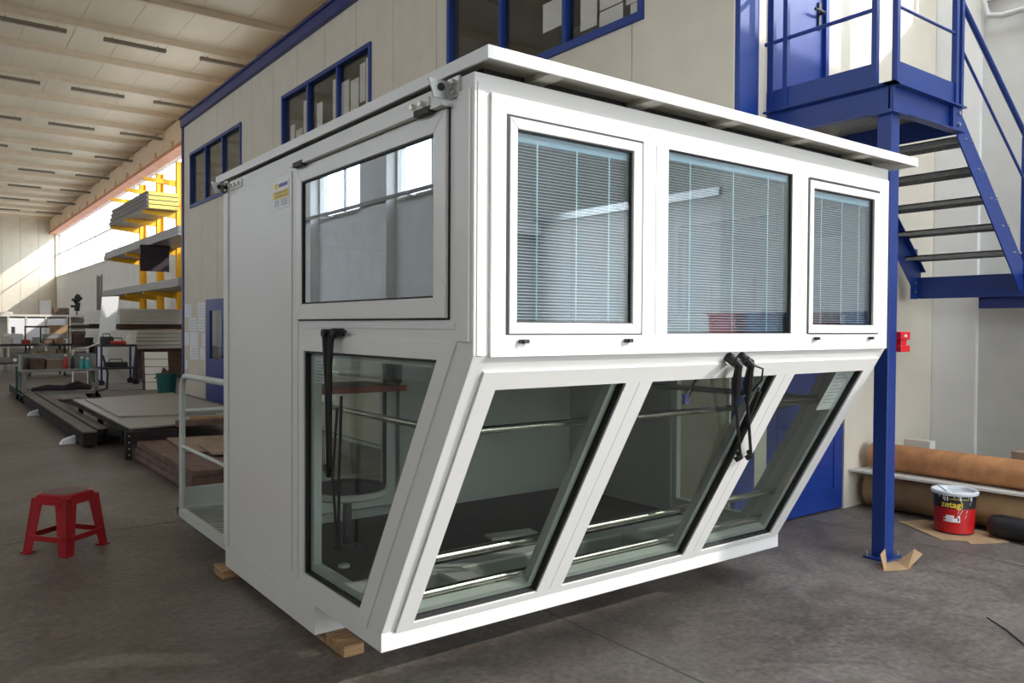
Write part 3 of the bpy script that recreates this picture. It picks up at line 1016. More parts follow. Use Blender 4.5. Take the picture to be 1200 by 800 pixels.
# back wall with glazed door
DB = (1.97, 2.90, .36, 2.35)
bw = MB().box(U0 + .07, DB[0], 5.27, V1, ZL, ZT).box(DB[1], U1 - .07, 5.27, V1, ZL, ZT).box(DB[0], DB[1], 5.27, V1, DB[3], ZT).box(DB[0], DB[1], 5.27, V1, ZL, DB[2]).build('back_wall', 'innerwall', cb)
dr = MB().ring([(DB[0], DB[2]), (DB[1], DB[2]), (DB[1], DB[3]), (DB[0], DB[3])], [(DB[0] + .09, DB[2] + .1), (DB[1] - .09, DB[2] + .1), (DB[1] - .09, DB[3] - .09), (DB[0] + .09, DB[3] - .09)], 'y', 5.32, 5.40).build('entry_door', 'innerframe', cb)
B(DB[0] + .09, DB[1] - .09, 5.355, 5.362, DB[2] + .1, DB[3] - .09).build('pane', 'glass_low', dr)
MB().ring([(DB[0] + .085, DB[2] + .095), (DB[1] - .085, DB[2] + .095), (DB[1] - .085, DB[3] - .085), (DB[0] + .085, DB[3] - .085)], [(DB[0] + .095, DB[2] + .105), (DB[1] - .095, DB[2] + .105), (DB[1] - .095, DB[3] - .095), (DB[0] + .095, DB[3] - .095)], 'y', 5.316, 5.36).build('gasket', 'gasket', dr)
B(2.80, 2.88, 5.20, 5.27, 1.28, 1.42).build('speaker_box', 'rubber', cb)
# roof
rf = MB().box(1.656, 4.800, 2.362, 5.621, 2.706, 2.719).box(1.656, 1.668, 2.362, 5.621, 2.672, 2.706).box(4.788, 4.800, 2.362, 5.621, 2.672, 2.706).box(1.668, 4.788, 2.362, 2.374, 2.672, 2.706).box(1.668, 4.788, 5.609, 5.621, 2.672, 2.706).build('roof', 'roofwhite', cb)
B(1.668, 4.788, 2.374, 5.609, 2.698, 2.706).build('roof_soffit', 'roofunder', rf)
for u_ in (2.0, 2.57, 3.12, 3.70, 4.3):
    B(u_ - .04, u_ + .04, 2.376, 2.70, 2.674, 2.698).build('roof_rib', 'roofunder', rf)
B(U0 + .08, U1 - .08, V0 + .06, V1 - .08, ZT, 2.698).build('dark_gap_fill', 'gasket', rf)  # black fill drawn as the shaded gap between wall top and roof
# lifting brackets on the visible side
for vv, sgn in ((2.60, 1), (5.42, -1)):
    lb = B(U0 - .012, U0, vv - .03, vv + .05, 2.585, 2.662).build('lifting_bracket', 'galv', cb)
    MB().prism([(U0 - .10, 2.655), (U0 - .01, 2.655), (U0 - .01, 2.585), (U0 - .075, 2.585)], 'y', vv + .045, vv + .053).build('lug_plate', 'galv', lb)
    for dz in (.015, .05):
        MB().cyl((U0 - .028, vv + .0, 2.59 + dz), (U0 - .01, vv + .0, 2.59 + dz), .011, 6).build('bolt', 'steel', lb)
    MB().cyl((U0 - .045, vv + .04, 2.628), (U0 - .045, vv + .06, 2.628), .016, 8).build('eye', 'gasket', lb)
lb = B(U0 - .008, U0, 5.12, 5.36, 2.592, 2.64).build('clamp_plate', 'white2', cb)
for vv in (5.17, 5.24, 5.30):
    MB().cyl((U0 - .025, vv, 2.615), (U0 - .006, vv, 2.615), .012, 6).build('bolt', 'steel', lb)
lb = B(U0 - .008, U0, 2.80, 2.95, 2.585, 2.635).build('clamp_plate', 'white2', cb)
for vv in (2.84, 2.91):
    MB().cyl((U0 - .03, vv, 2.61), (U0 - .006, vv, 2.61), .012, 6).build('bolt', 'steel', lb)
# interior rails
MB().tube([(U0 + .1, 2.86, 1.245), (U1 - .1, 2.86, 1.245)], .018, 12).build('hand_rail', 'steel', cb, smooth=True)
MB().tube([(U0 + .08, 3.16, .622), (U1 - .08, 3.16, .622)], .021, 12).build('foot_rail', 'steel', cb, smooth=True)
MB().tube([(U0 + .08, 3.24, .435), (U1 - .08, 3.24, .435)], .019, 12).build('foot_rail', 'steel', cb, smooth=True)
MB().tube([(U0 + .1, 2.86, 1.262), (U0 + .1, 4.02, 1.262)], .016, 10).build('hand_rail', 'steel', cb, smooth=True)
MB().tube([(U1 - .12, 2.86, 1.255), (U1 - .12, 4.35, 1.255)], .022, 10).build('hand_rail', 'greysheet', cb, smooth=True)
# folding shelf inside
ds = B(U0 + .09, 2.62, 4.72, 5.26, 1.275, 1.30).build('folding_shelf', 'desktop', cb)
B(U0 + .09, 2.64, 4.70, 4.72, 1.265, 1.305).build('shelf_edge', 'desk', ds)
# hanging wires seen through the middle pane
MB().tube([(3.30, 2.66, 1.50), (3.22, 2.70, 1.44), (3.15, 2.72, 1.36)], .004, 5).tube([(3.30, 2.66, 1.50), (3.20, 2.70, 1.42), (3.17, 2.72, 1.32)], .004, 5).build('loose_cable', 'rubber', cb)
B(3.14, 3.17, 2.71, 2.73, 1.31, 1.36).build('cable_plug', 'print_blue', cb)


# wipers
def wiper(parts, name='wiper'):
    piv, rest = parts[0], parts[1:]
    o = piv.build(name, 'wiper', cb, smooth=True)
    for n, m in rest:
        m.build(n, 'wiper', o, smooth=True)
    return o


for u_ in (3.205, 3.300):
    p = MB().cyl(sl(u_, .035, .0), sl(u_, .035, .075), .026, 12).tube([sl(u_ - .02, .02, .055), sl(u_ + .01, .04, .075), sl(u_ + .03, .08, .07)], .02, 8)
    e = u_ + .455
    arm = MB().tube([sl(u_ + .02, .06, .07), sl(u_ + .06, .15, .075), sl(u_ + .14, .27, .07)], [.017, .026, .012], 8).tube([sl(u_ + .14, .27, .07), sl(e, .66, .055)], .0085, 8).tube([sl(e - .03, .64, .055), sl(e + .015, .67, .05), sl(e, .70, .04)], .016, 8)
    wiper([p, ('wiper_arm', arm)])
blade = MB().tube([sl(3.565, .24, .03), sl(3.60, .55, .045), sl(3.615, .98, .03)], .014, 6).tube([sl(3.57, .26, .02), sl(3.585, .60, .055), sl(3.61, .96, .02)], .006, 6).tube([sl(3.56, .22, .022), sl(3.618, 1.0, .022)], .005, 6)
hs = MB().tube([sl(3.315, .04, .07), sl(3.38, .05, .10), sl(3.42, .12, .10), sl(3.42, .20, .08), sl(3.37, .24, .07)], .005, 6)
wb = blade.build('wiper_blade', 'wiper', cb, smooth=True)
hs.build('washer_hose', 'wiper', wb, smooth=True)
# side wiper hanging down
X = U0 - .035
p = MB().box(U0 - .05, U0, 3.60, 3.74, 1.648, 1.682).cyl((U0 - .07, 3.71, 1.662), (U0, 3.71, 1.662), .022, 10).cyl((U0 - .06, 3.62, 1.668), (U0, 3.62, 1.668), .02, 10).cyl((U0 - .03, 3.53, 1.672), (U0 - .03, 3.62, 1.668), .008, 6)
arm = MB().tube([(X - .02, 3.715, 1.65), (X - .015, 3.705, 1.4), (X - .01, 3.70, 1.0)], [.015, .010, .008], 8).tube([(X - .02, 3.64, 1.655), (X - .02, 3.66, 1.50), (X - .015, 3.655, 1.0)], [.018, .015, .008], 8).tube([(X - .01, 3.72, 1.0), (X - .01, 3.68, .965), (X - .01, 3.66, .99)], .020, 8)
bl = MB().tube([(X + .005, 3.575, 1.36), (X + .005, 3.60, .95), (X + .01, 3.615, .60)], .008, 6).tube([(X - .005, 3.60, 1.30), (X - .01, 3.64, .96), (X + .005, 3.62, .62)], .007, 6)
wiper([p, ('wiper_arm', arm), ('wiper_blade', bl)], 'side_wiper')

# things on / in the cabin
sk = thing('maker_sticker', 'white notice sticker with yellow band on the grey side panel', 'sticker', (U0 - .008, 4.43, 2.37))
sk_b = B(U0 - .0095, U0 - .0075, 4.315, 4.548, 2.368, 2.527).build('sheet', 'sticker', sk)
B(U0 - .0105, U0 - .0095, 4.315, 4.548, 2.425, 2.470).build('yellow_band', 'yellow', sk)
B(U0 - .0105, U0 - .0095, 4.475, 4.530, 2.485, 2.515).build('logo_square', 'yellow', sk)
pm_ = MB()
random.seed(3)
for z_, n, hh in ((2.49, 6, .018), ):
    v_ = 4.46
    for k in range(n):
        pm_.box(U0 - .0105, U0 - .0095, v_ - .018, v_, z_, z_ + hh + .004 * (k % 2))
        v_ -= .022
pm_.build('blue_lettering', 'print_blue', sk)
pm_ = MB()
for z_ in (2.455, 2.435):
    for k in range(9):
        pm_.box(U0 - .0112, U0 - .0105, 4.525 - .022 * k - .016, 4.525 - .022 * k, z_, z_ + .008)
for z_ in (2.41, 2.397, 2.384):
    for k in range(8):
        if k != 3:
            pm_.box(U0 - .0105, U0 - .0095, 4.525 - .025 * k - .017, 4.525 - .025 * k, z_, z_ + .007)
pm_.build('small_print', 'paperlines', sk)

nt_ = thing('framed_notice', 'white printed notice taped inside the lower side pane of the cabin', 'notice', (U0 + .035, 3.95, 1.40))
B(U0 + .032, U0 + .036, 3.885, 4.055, 1.395, 1.53).build('sheet', 'paper', nt_)
pm_ = MB()
for k in range(7):
    pm_.box(U0 + .0312, U0 + .032, 4.03 - .07 - .03 * ((k * 7) % 3), 4.03, 1.405 + .017 * k, 1.41 + .017 * k)
pm_.build('print', 'paperlines', nt_)
ct = thing('certificate_sheet', 'white paper sheet stuck behind the right sloping cabin pane', 'paper', sl(4.42, .15, -.02))
m = MB()
sbox(m, 4.335, 4.530, s0 + .02, .455, -.027, -.024)
m.build('sheet', 'paper', ct)
m = MB()
for k in range(9):
    sbox(m, 4.36, 4.36 + .08 + .05 * ((k * 5) % 3) / 2, .20 + .025 * k, .205 + .025 * k, -.024, -.0232)
m.build('print', 'paperlines', ct)

# swivel stool in the cabin
so_ = thing('round_stool', 'round dark stool with pale rim inside the cabin', 'stool', (2.17, 4.62, .30))
MB().lathe([(.0, 0), (.09, 0), (.09, .012), (.03, .03), (.028, .31), (.12, .33), (.0, .33)], (2.17, 4.62, .30), 24).build('pedestal', 'junkdark', so_, smooth=True)
MB().lathe([(.0, 0), (.235, .0), (.255, .015), (.258, .035), (.245, .048), (.225, .045)], (2.17, 4.62, .63), 32).build('rim', 'palesheet', so_, smooth=True)
MB().lathe([(.0, .0), (.24, .0), (.238, .015), (.20, .026), (.0, .03)], (2.17, 4.62, .672), 32).build('seat', 'cloth', so_, smooth=True)
dc = MB().lathe([(.0, 0), (.032, 0), (.034, .004), (.034, .014), (.026, .018), (.0, .018)], (1.975, 4.25, .30), 18).build('plastic_disc', 'whitesheet', loc=(1.975, 4.25, .30), smooth=True)
tag(dc, 'small round white disc lying on the dark cabin floor', 'disc')
for n, (a, b, c, d, lab) in enumerate(((3.00, 3.34, 4.20, 4.32, 'flat white strip lying on the cabin floor, farther of two'), (3.05, 3.30, 4.02, 4.09, 'flat white strip lying beside the glass floor, nearer of two'))):
    o = MB().prism([(a, c), (b, c - .05), (b + .02, d - .05), (a + .02, d)], 'z', .301, .318).build('white_strip', 'palesheet', loc=(a, c, .30))
    tag(o, lab, 'strip')

# timbers under the cabin
o = MB().box(1.735, 1.85, 3.73, 4.45, 0, ZP).build('timber_block', 'wood', loc=(1.79, 4.1, 0), bevel=.004)
tag(o, 'short raw timber under the front corner of the cabin plinth', 'timber')
o = MB().box(1.62, 2.2, 5.36, 5.56, 0, ZP).build('timber_block', 'wood', loc=(1.9, 5.4, 0), bevel=.004)
tag(o, 'raw timber block under the rear corner of the cabin', 'timber')
for a, b, l in ((4.4, 3.97, 'right front'), (4.4, 5.3, 'right rear')):
    o = MB().box(a, a + .12, b, b + .18, 0, ZP).build('timber_block', 'wood', loc=(a, b, 0))
    tag(o, 'timber block under the %s corner of the cabin' % l, 'timber')

# rear access balcony of the cabin
bl_ = thing('entry_balcony', 'pale grey tube-railed step balcony behind the white cabin', 'balcony', (1.70, 5.5, .16))
PB = (1.69, 3.0, V1, 6.80)
MB().box(PB[0], PB[0] + .05, PB[2], PB[3], .15, .21).box(PB[1] - .05, PB[1], PB[2], PB[3], .15, .21).box(PB[0], PB[1], PB[3] - .05, PB[3], .15, .21).build('frame', 'railgreen', bl_)
for k in range(16):
    v = PB[2] + .06 + k * .076
    B(PB[0] + .05, PB[1] - .05, v, v + .05, .185, .20).build('deck_slat', 'galv', bl_)
B(PB[0] + .05, PB[1], PB[3] - .012, PB[3], .21, .37).build('toe_board', 'railgreen', bl_)
for uu in (1.715, 2.97):
    zt = 1.30
    pts = [(uu, 6.73, .2), (uu, 6.73, 1.16)]
    for a in range(1, 7):
        t = a / 6 * math.pi / 2
        pts.append((uu, 6.73 - .12 * (1 - math.cos(t)), 1.16 + .13 * math.sin(t)))
    pts.append((uu, 5.49, zt))
    MB().tube(pts, .024, 12).build('handrail', 'railgreen', bl_, smooth=True)
    MB().tube([(uu, 6.73, .72), (uu, 5.49, .72)], .014, 8).build('mid_rail', 'railgreen', bl_, smooth=True)
MB().tube([(1.715, 6.73, 1.0), (2.97, 6.73, 1.0)], .02, 8).build('mid_rail', 'railgreen', bl_, smooth=True)
MB().tube([(2.35, 6.73, .2), (2.35, 6.73, 1.0)], .024, 10).build('rail_post', 'railgreen', bl_, smooth=True)

# ================================================================== RED STOOL
rs = thing('red_stool', 'red plastic stool with dark top on the left floor', 'stool', (.90, 6.82, 0))
RC = Vector((.895, 6.82, 0))
ANG = math.radians(38)


def rot(p, c=RC, a=ANG):
    q = Vector(p)
    return Vector((c.x + q.x * math.cos(a) - q.y * math.sin(a), c.y + q.x * math.sin(a) + q.y * math.cos(a), q.z))


H = .44
t_, f_ = .145, .20
tp = [(-t_, -t_), (t_, -t_), (t_, t_), (-t_, t_)]


def octo(r, c):
    return [(-r + c, -r), (r - c, -r), (r, -r + c), (r, r - c), (r - c, r), (-r + c, r), (-r, r - c), (-r, -r + c)]


MB().prism(octo(t_ + .012, .05), 'z', H - .035, H - .006).prism(octo(t_ + .005, .05), 'z', H - .006, H).xf(rot).build('seat', 'redplastic', rs, bevel=.004)
MB().prism(octo(t_ - .012, .05), 'z', H, H + .002).xf(rot).build('seat_pad', 'darkseat', rs)


def at_h(z):
    return t_ + .01 + (f_ - t_ - .01) * (H - z) / H


for sx in (-1, 1):
    for sy in (-1, 1):
        m = MB()
        z0, z1 = 0, H - .03
        r0, r1 = at_h(z0), at_h(z1)
        w0, w1 = .075, .105
        th = .012
        # angle-shaped leg: two tapering plates meeting at the corner
        for (ax) in (0, 1):
            def pt(r, wv, z, inner):
                a = r - (th if inner else 0)
                if ax == 0:
                    return [(sx * (r - wv), sy * a, z), (sx * r, sy * a, z)]
                return [(sx * a, sy * (r - wv), z), (sx * a, sy * r, z)]
            q = pt(r0, w0, z0, 0) + pt(r0, w0, z0, 1)[::-1] + pt(r1, w1, z1, 0) + pt(r1, w1, z1, 1)[::-1]
            m.hexa(q)
        m.xf(rot).build('leg', 'redplastic', rs, bevel=.003)
        MB().box(sx * (f_ - .025) - .035, sx * (f_ - .025) + .035, sy * (f_ - .025) - .035, sy * (f_ - .025) + .035, 0, .012).xf(rot).build('foot', 'redplastic', rs)
zr = .12
rr = at_h(zr)
for ax in (0, 1):
    for s_ in (-1, 1):
        m = MB()
        if ax == 0:
            m.box(-rr + .03, rr - .03, s_ * rr - .006, s_ * rr + .006, zr - .02, zr + .02)
        else:
            m.box(s_ * rr - .006, s_ * rr + .006, -rr + .03, rr - .03, zr - .02, zr + .02)
        m.xf(rot).build('stretcher', 'redplastic', rs)
        # apron with arched corners
        ra = at_h(H - .08)
        ap = [(-ra + .03, H - .03), (ra - .03, H - .03), (ra - .06, H - .10), (ra - .085, H - .075), (-ra + .085, H - .075), (-ra + .06, H - .10)]
        m = MB()
        if ax == 0:
            m.prism(ap, 'y', s_ * ra - .006, s_ * ra + .004)
        else:
            m.prism(ap, 'x', s_ * ra - .006, s_ * ra + .004)
        m.xf(rot).build('apron', 'redplastic', rs)

# ================================================================== RIGHT: ROLLS, BUCKET, CARDBOARD
o = MB().lathe([(.0, 0), (.045, 0), (.05, .012), (.165, .012), (.17, 0), (.17, 2.5), (.0, 2.5)], (0, 0, 0), 32).xf(lambda p: Vector((7.36 + p.x, 4.02 - p.z, .172 + p.y))).build('material_roll', 'cork2', loc=(7.36, 3, 0), smooth=True)
tag(o, 'thick tan paper-covered roll lying on the floor under the white board', 'roll')
o = MB().prism([(7.08, 4.10), (7.52, 4.06), (7.50, 1.6), (7.22, 1.6)], 'z', .345, .365).build('white_board', 'palesheet', loc=(7.3, 3, .345))
tag(o, 'long white board lying between the two brown rolls', 'board')
o = MB().lathe([(.0, 0), (.05, 0), (.055, .012), (.118, .012), (.124, 0), (.124, 2.5), (.0, 2.5)], (0, 0, 0), 32).xf(lambda p: Vector((7.36 + p.x, 4.0 - p.z, .490 + p.y))).build('material_roll', 'cork', loc=(7.36, 3, .365), smooth=True)
tag(o, 'reddish brown mottled roll resting on the white board', 'roll')
o = MB().lathe([(.0, 0), (.07, 0), (.085, .02), (.095, .1), (.09, .3), (.096, .6), (.09, 1.2), (.0, 1.2)], (0, 0, 0), 20).xf(lambda p: Vector((7.07 + p.x * 1.15, 2.84 - p.z, .096 + p.y))).build('film_roll', 'blackfilm', loc=(7.07, 2.4, 0), smooth=True)
tag(o, 'black plastic film roll on the floor beside the paint bucket', 'roll')
for k, (a, b, c, d, z0, z1, m_, lab) in enumerate(((7.62, 7.74, 3.60, 3.86, .0, .645, 'palesheet', 'pale block standing upright behind the brown rolls'), (7.62, 7.95, 1.7, 2.92, 0, .645, 'plywood', 'brown board stack standing behind the brown rolls at the right edge'))):
    t = thing('board_stack', lab, 'boards', (a, c, 0))
    n = 5
    for q in range(n):
        B(a + .01 * (q % 2), b - .012 * (q % 3), c + .02 * (q % 2), d - .015 * (q % 3), z0 + (z1 - z0) * q / n, z0 + (z1 - z0) * (q + 1) / n - .004).build('board', m_, t)
# bucket
BC = Vector((6.955, 3.075, .008))
bu = thing('paint_bucket', 'red and black paint bucket smeared with dried white paint', 'bucket', tuple(BC))
RB, RT, HB = .146, .160, .355


def br(z):
    return RB + (RT - RB) * z / HB


MB().lathe([(.0, 0), (RB - .004, 0), (RB, .008), (br(.012), .012)], BC, 40).build('base', 'blacktext', bu, smooth=True)
MB().lathe([(br(.012), .012), (br(.215), .215), (br(.215) - .006, .215), (br(.012) - .006, .012)], BC, 40).build('red_body', 'redprint', bu, smooth=True)
MB().lathe([(br(.215), .215), (br(.325), .325), (br(.325) - .006, .325), (br(.215) - .006, .215)], BC, 40).build('black_band', 'blacktext', bu, smooth=True)
MB().lathe([(br(.318), .318), (RT + .016, .325), (RT + .02, .345), (RT + .012, .356), (RT - .006, .350), (RT - .012, .30), (0.0, .30)], BC, 40).build('rim', 'paintdrip', bu, smooth=True)
CA = math.atan2(-BC.y, -BC.x)


def wrap(mb, a0, z0, extra):
    """bend flat lettering (x right, y up, z out) round the bucket"""
    def fn(p):
        z = z0 + p.y
        r = br(z) + extra + p.z
        a = CA + a0 + p.x / br(z)
        return Vector((BC.x + r * math.cos(a), BC.y + r * math.sin(a), BC.z + z))
    return mb.xf(fn)


def flat(x0, x1, y0, y1, n=6, d=.0008):
    m = MB()
    for k in range(n):
        a, b = x0 + (x1 - x0) * k / n, x0 + (x1 - x0) * (k + 1) / n
        m.box(a, b, y0, y1, 0, d)
    return m


wrap(text_mesh('zetagì', .072, .0006, 0, .0012), -.66, .226, .001).build('lettering', 'yellow', bu)
wrap(flat(0, .20, 0, .004, 8), -.55, .292, .0008).build('yellow_rule', 'yellow', bu)
lab_ = wrap(flat(0, .105, 0, .055, 6), -.42, .105, .0008).build('white_label', 'sticker', bu)
wrap(flat(-.02, .0, 0, .008, 2).add(*(lambda q: (q.v, q.f))(flat(-.02, .0, .024, .030, 2))), -.42, .108, .0008).build('white_stripe', 'sticker', bu)
wrap(flat(.062, .085, .034, .055, 2), -.42, .105, .0016).build('label_square', 'redprint', lab_)
wrap(flat(.088, .097, .012, .040, 1), -.42, .105, .0016).build('bar_code', 'blacktext', lab_)
m = MB()
for q in range(4):
    mm = flat(.006, .052, .010 + .010 * q, .0125 + .010 * q, 3)
    m.add(mm.v, mm.f)
wrap(m, -.42, .105, .0016).build('label_print', 'paperlines', lab_)
random.seed(5)
for k in range(13):
    a0 = -.85 + 1.75 * random.random()
    ln = .012 + .035 * random.random() ** 2
    z_ = .318 - ln
    wrap(flat(0, .004 + .006 * random.random(), 0, ln, 1, .0018), a0, z_, .0006).build('paint_drip', 'paintdrip', bu)
for k in range(6):
    a0 = .1 + .7 * random.random()
    z_ = .14 + .12 * random.random()
    m = flat(0, .003, 0, .03, 1, .0015)
    m.xf(lambda p: Vector((p.x + .35 * p.y, p.y, p.z)))
    wrap(m, a0, z_, .0006).build('paint_splash', 'paintdrip', bu)
stk = MB().cyl((BC.x - .02, BC.y + .05, .33), (BC.x - .10, BC.y + .10, .40), .006, 6).build('stirring_stick', 'greysheet', loc=(BC.x, BC.y + .05, .33))
tag(stk, 'thin grey stirring stick leaning in the paint bucket', 'stick')
cs = MB().prism([(6.905, 3.52), (6.60, 3.02), (6.72, 2.88), (6.66, 2.82), (6.97, 2.66), (7.17, 2.90), (7.16, 3.42)], 'z', .0015, .007).build('cardboard_sheet', 'card', loc=(6.9, 3.1, 0))
tag(cs, 'flat cardboard sheet on the floor under the paint bucket', 'cardboard')
# folded scrap of cardboard in front of the post
sp = thing('cardboard_scrap', 'torn folded cardboard piece at the foot of the blue post', 'cardboard', (5.60, 2.86, 0))
MB().prism([(5.40, 2.86), (5.58, 2.77), (5.72, 2.80), (5.70, 2.93), (5.50, 2.95)], 'z', .002, .006).build('bottom_flap', 'card', sp)
MB().hexa([(5.42, 2.855, .004), (5.60, 2.935, .004), (5.60, 2.940, .008), (5.42, 2.860, .008), (5.50, 2.93, .088), (5.63, 2.965, .10), (5.63, 2.970, .10), (5.50, 2.935, .088)]).build('raised_flap', 'card', sp)
MB().hexa([(5.58, 2.775, .004), (5.70, 2.91, .004), (5.705, 2.91, .008), (5.585, 2.775, .008), (5.80, 2.78, .075), (5.82, 2.85, .095), (5.825, 2.85, .095), (5.805, 2.78, .075)]).build('side_flap', 'card', sp)

# ================================================================== LEFT BACKGROUND
# long steel beams on the floor
for n, (a, vn, vf, m_, lab) in enumerate(((1.80, 12.10, 22.9, 'darksteel', 'long dark steel beam on the floor, outermost towards the aisle'), (2.02, 12.40, 22.6, 'darksteel', 'long dark steel beam on the floor, between two others'), (2.21, 12.9, 22.0, 'palesheet', 'long pale edged profile on the floor beside the dark beams'))):
    t = thing('steel_beam', lab, 'beam', (a, vn, 0), 'long beams on the floor')
    hh = .24 if n < 2 else .12
    wd = (.17, .14, .05)[n]
    B(a, a + wd, vn, vf, hh - .02, hh).build('top_flange', 'steeltop' if n < 2 else m_, t)  # top flange paler than the webs
    B(a, a + wd, vn, vf, .045, .065).build('bottom_flange', m_, t)
    B(a + .002, a + wd - .002, vn + .03, vn + .04, .065, hh - .02).build('end_plate', m_, t)
    B(a + .004, a + .02, vn + .004, vf, .065, hh - .02).build('web', m_, t)
    B(a + wd - .02, a + wd - .004, vn + .004, vf, .065, hh - .02).build('web', m_, t)
    for vv in (13.0, 18.0, 21.5):
        B(a + .01, a + wd - .01, vv, vv + .1, 0, .045).build('bearer', 'wood', t)
for n, (a, b, lab) in enumerate(((1.70, 12.75, 'small white support wedge beside the beams, nearer one'), (1.72, 17.1, 'small white support wedge beside the beams, farther one'))):
    o = MB().prism([(a - .09, 0), (a + .1, 0), (a + .1, .11), (a - .05, .06)], 'y', b, b + .14).build('support_wedge', 'whitesheet', loc=(a, b, 0))
    tag(o, lab, 'wedge')

# black frame carrying sheets
bf = thing('steel_frame', 'low black steel frame carrying grey sheets on the floor', 'frame', (2.1, 10.85, 0))
MB().box(2.09, 2.16, 10.84, 10.95, 0, .35).build('upright', 'darksteel', bf)
MB().box(2.16, 2.62, 10.84, 10.92, .23, .35).build('front_rail', 'darksteel', bf)
B(2.62, 2.70, 10.84, 10.95, 0, .35).build('upright', 'darksteel', bf)
MB().box(2.16, 2.22, 10.95, 16.0, .30, .35).build('side_rail', 'darksteel', bf)
B(4.0, 4.07, 10.95, 16.0, .27, .32).build('side_rail', 'darksteel', bf)
for vv in (12.2, 14.0, 15.9):
    B(2.22, 4.0, vv, vv + .08, .25, .30).build('cross_rail', 'darksteel', bf)
    B(2.30, 2.37, vv, vv + .08, 0, .25).build('upright', 'darksteel', bf)
    B(4.0, 4.07, vv, vv + .08, 0, .27).build('upright', 'darksteel', bf)
for zz in (.06, .14, .22, .30):
    MB().cyl((2.125, 10.83, zz), (2.125, 10.845, zz), .008, 6).build('bolt', 'palesheet', bf)
for n, (pts, z0, lab) in enumerate((([(2.18, 11.05), (4.0, 11.5), (4.05, 15.7), (2.20, 15.9)], .352, 'grey metal sheet lying on the black frame, underneath'), ([(2.30, 12.4), (3.55, 12.05), (3.95, 16.2), (2.35, 15.6)], .375, 'shiny grey metal sheet lying on top of the black frame'))):
    o = MB().prism(pts, 'z', z0, z0 + .02).build('metal_sheet', 'greysheet', loc=(pts[0][0], pts[0][1], z0))
    tag(o, lab, 'sheet')
# stack of long crates in front of the office wall
cr_ = thing('crate_stack', 'stacked long brown boards next to the black frame', 'boards', (2.16, 8.3, 0))
for k in range(3):
    for q in range(3):
        B(2.18 + .42 * q + .01 * k, 2.18 + .42 * q + .40, 8.25, 10.80 - .02 * k, .015 + .075 * k, .085 + .075 * k).build('board', 'rust', cr_, bevel=.004)
o = MB().prism([(2.44, 9.45), (3.3, 9.2), (3.42, 10.5), (2.55, 10.75)], 'z', .242, .258).build('plywood_sheet', 'plywood', loc=(2.4, 9.4, .24))
tag(o, 'dusty plywood sheet on the brown boards, lower one', 'sheet')
o = MB().prism([(2.62, 9.0), (3.35, 8.8), (3.40, 9.55), (2.66, 9.72)], 'z', .259, .28).build('plywood_sheet', 'plywood', loc=(2.6, 9, .26))
tag(o, 'dusty plywood sheet on the brown boards, upper one near the railing', 'sheet')
for n, (a, b, c, d, z0, lab) in enumerate(((2.72, 10.93, 3.7, 11.02, .02, 'dark wooden bar on the floor behind the brown boards'), (3.0, 11.3, 3.9, 11.22, .02, 'raw wood batten beside the dark bar behind the railing'))):
    o = MB().hexa([(a, b, .36), (c, d, .36), (c, d + .1, .36), (a, b + .1, .36), (a, b, .44), (c, d, .43), (c, d + .1, .43), (a, b + .1, .44)]).build('wooden_bar', 'rust' if n == 0 else 'wood', loc=(a, b, .36))
    tag(o, lab.replace('on the floor ', ''), 'bar')


def wheel(par, x, y, z, r, ax='y'):
    p1 = (x, y + .045, z) if ax == 'y' else (x + .045, y, z)
    MB().cyl((x, y, z), p1, r, 14).build('wheel', 'rubber', par, smooth=True)


# trolley with tools
tr = thing('workshop_trolley', 'grey two-tier trolley with bottles on its tray left of the beams', 'trolley', (2.5, 20, 0))
TU0, TU1, TV0, TV1 = 1.80, 3.26, 19.8, 20.75
MB().box(TU0, TU1, TV0, TV1, .66, .70).build('tray', 'cartgrey', tr)
MB().box(TU0, TU1, TV1 - .03, TV1, .70, 1.03).build('tray_back', 'cartgrey', tr)
MB().box(TU0, TU0 + .03, TV0 + .3, TV1 - .03, .70, 1.03).build('tray_side', 'cartgrey', tr)
MB().box(TU1 - .03, TU1, TV0 + .3, TV1 - .03, .70, 1.03).build('tray_side', 'cartgrey', tr)
B(TU0, TU1, TV0, TV1, .16, .22).build('lower_shelf', 'cartgrey', tr)
for a in (TU0, TU1 - .07):
    for b in (TV0, TV1 - .07):
        B(a, a + .07, b, b + .07, .1, .66).build('leg', 'cartgrey', tr)
        wheel(tr, a + .03, b, .085, .085)
MB().tube([(TU1, TV0 + .1, .2), (TU1 + .18, TV0 + .1, .25), (TU1 + .2, TV0 + .1, .6), (TU1 + .1, TV0 + .1, 1.0)], .025, 8).build('push_handle', 'junkdark', tr, smooth=True)
MB().tube([(TU0, TV0 + .1, .2), (TU0 - .1, TV0 + .1, .3), (TU0 - .1, TV0 + .1, .8)], .025, 8).build('push_handle', 'green', tr, smooth=True)


def bottle(x, y, z, r, h, m_, lab, cap='whitesheet'):
    t = thing('bottle', lab, 'bottle', (x, y, z))
    MB().lathe([(.0, 0), (r, 0), (r, h * .65), (r * .4, h * .82), (r * .4, h * .9), (0, h * .9)], (x, y, z), 14).build('body', m_, t, smooth=True)
    MB().lathe([(.0, 0), (r * .5, 0), (r * .5, h * .12), (0, h * .12)], (x, y, z + h * .88), 12).build('cap', cap, t, smooth=True)
    return t


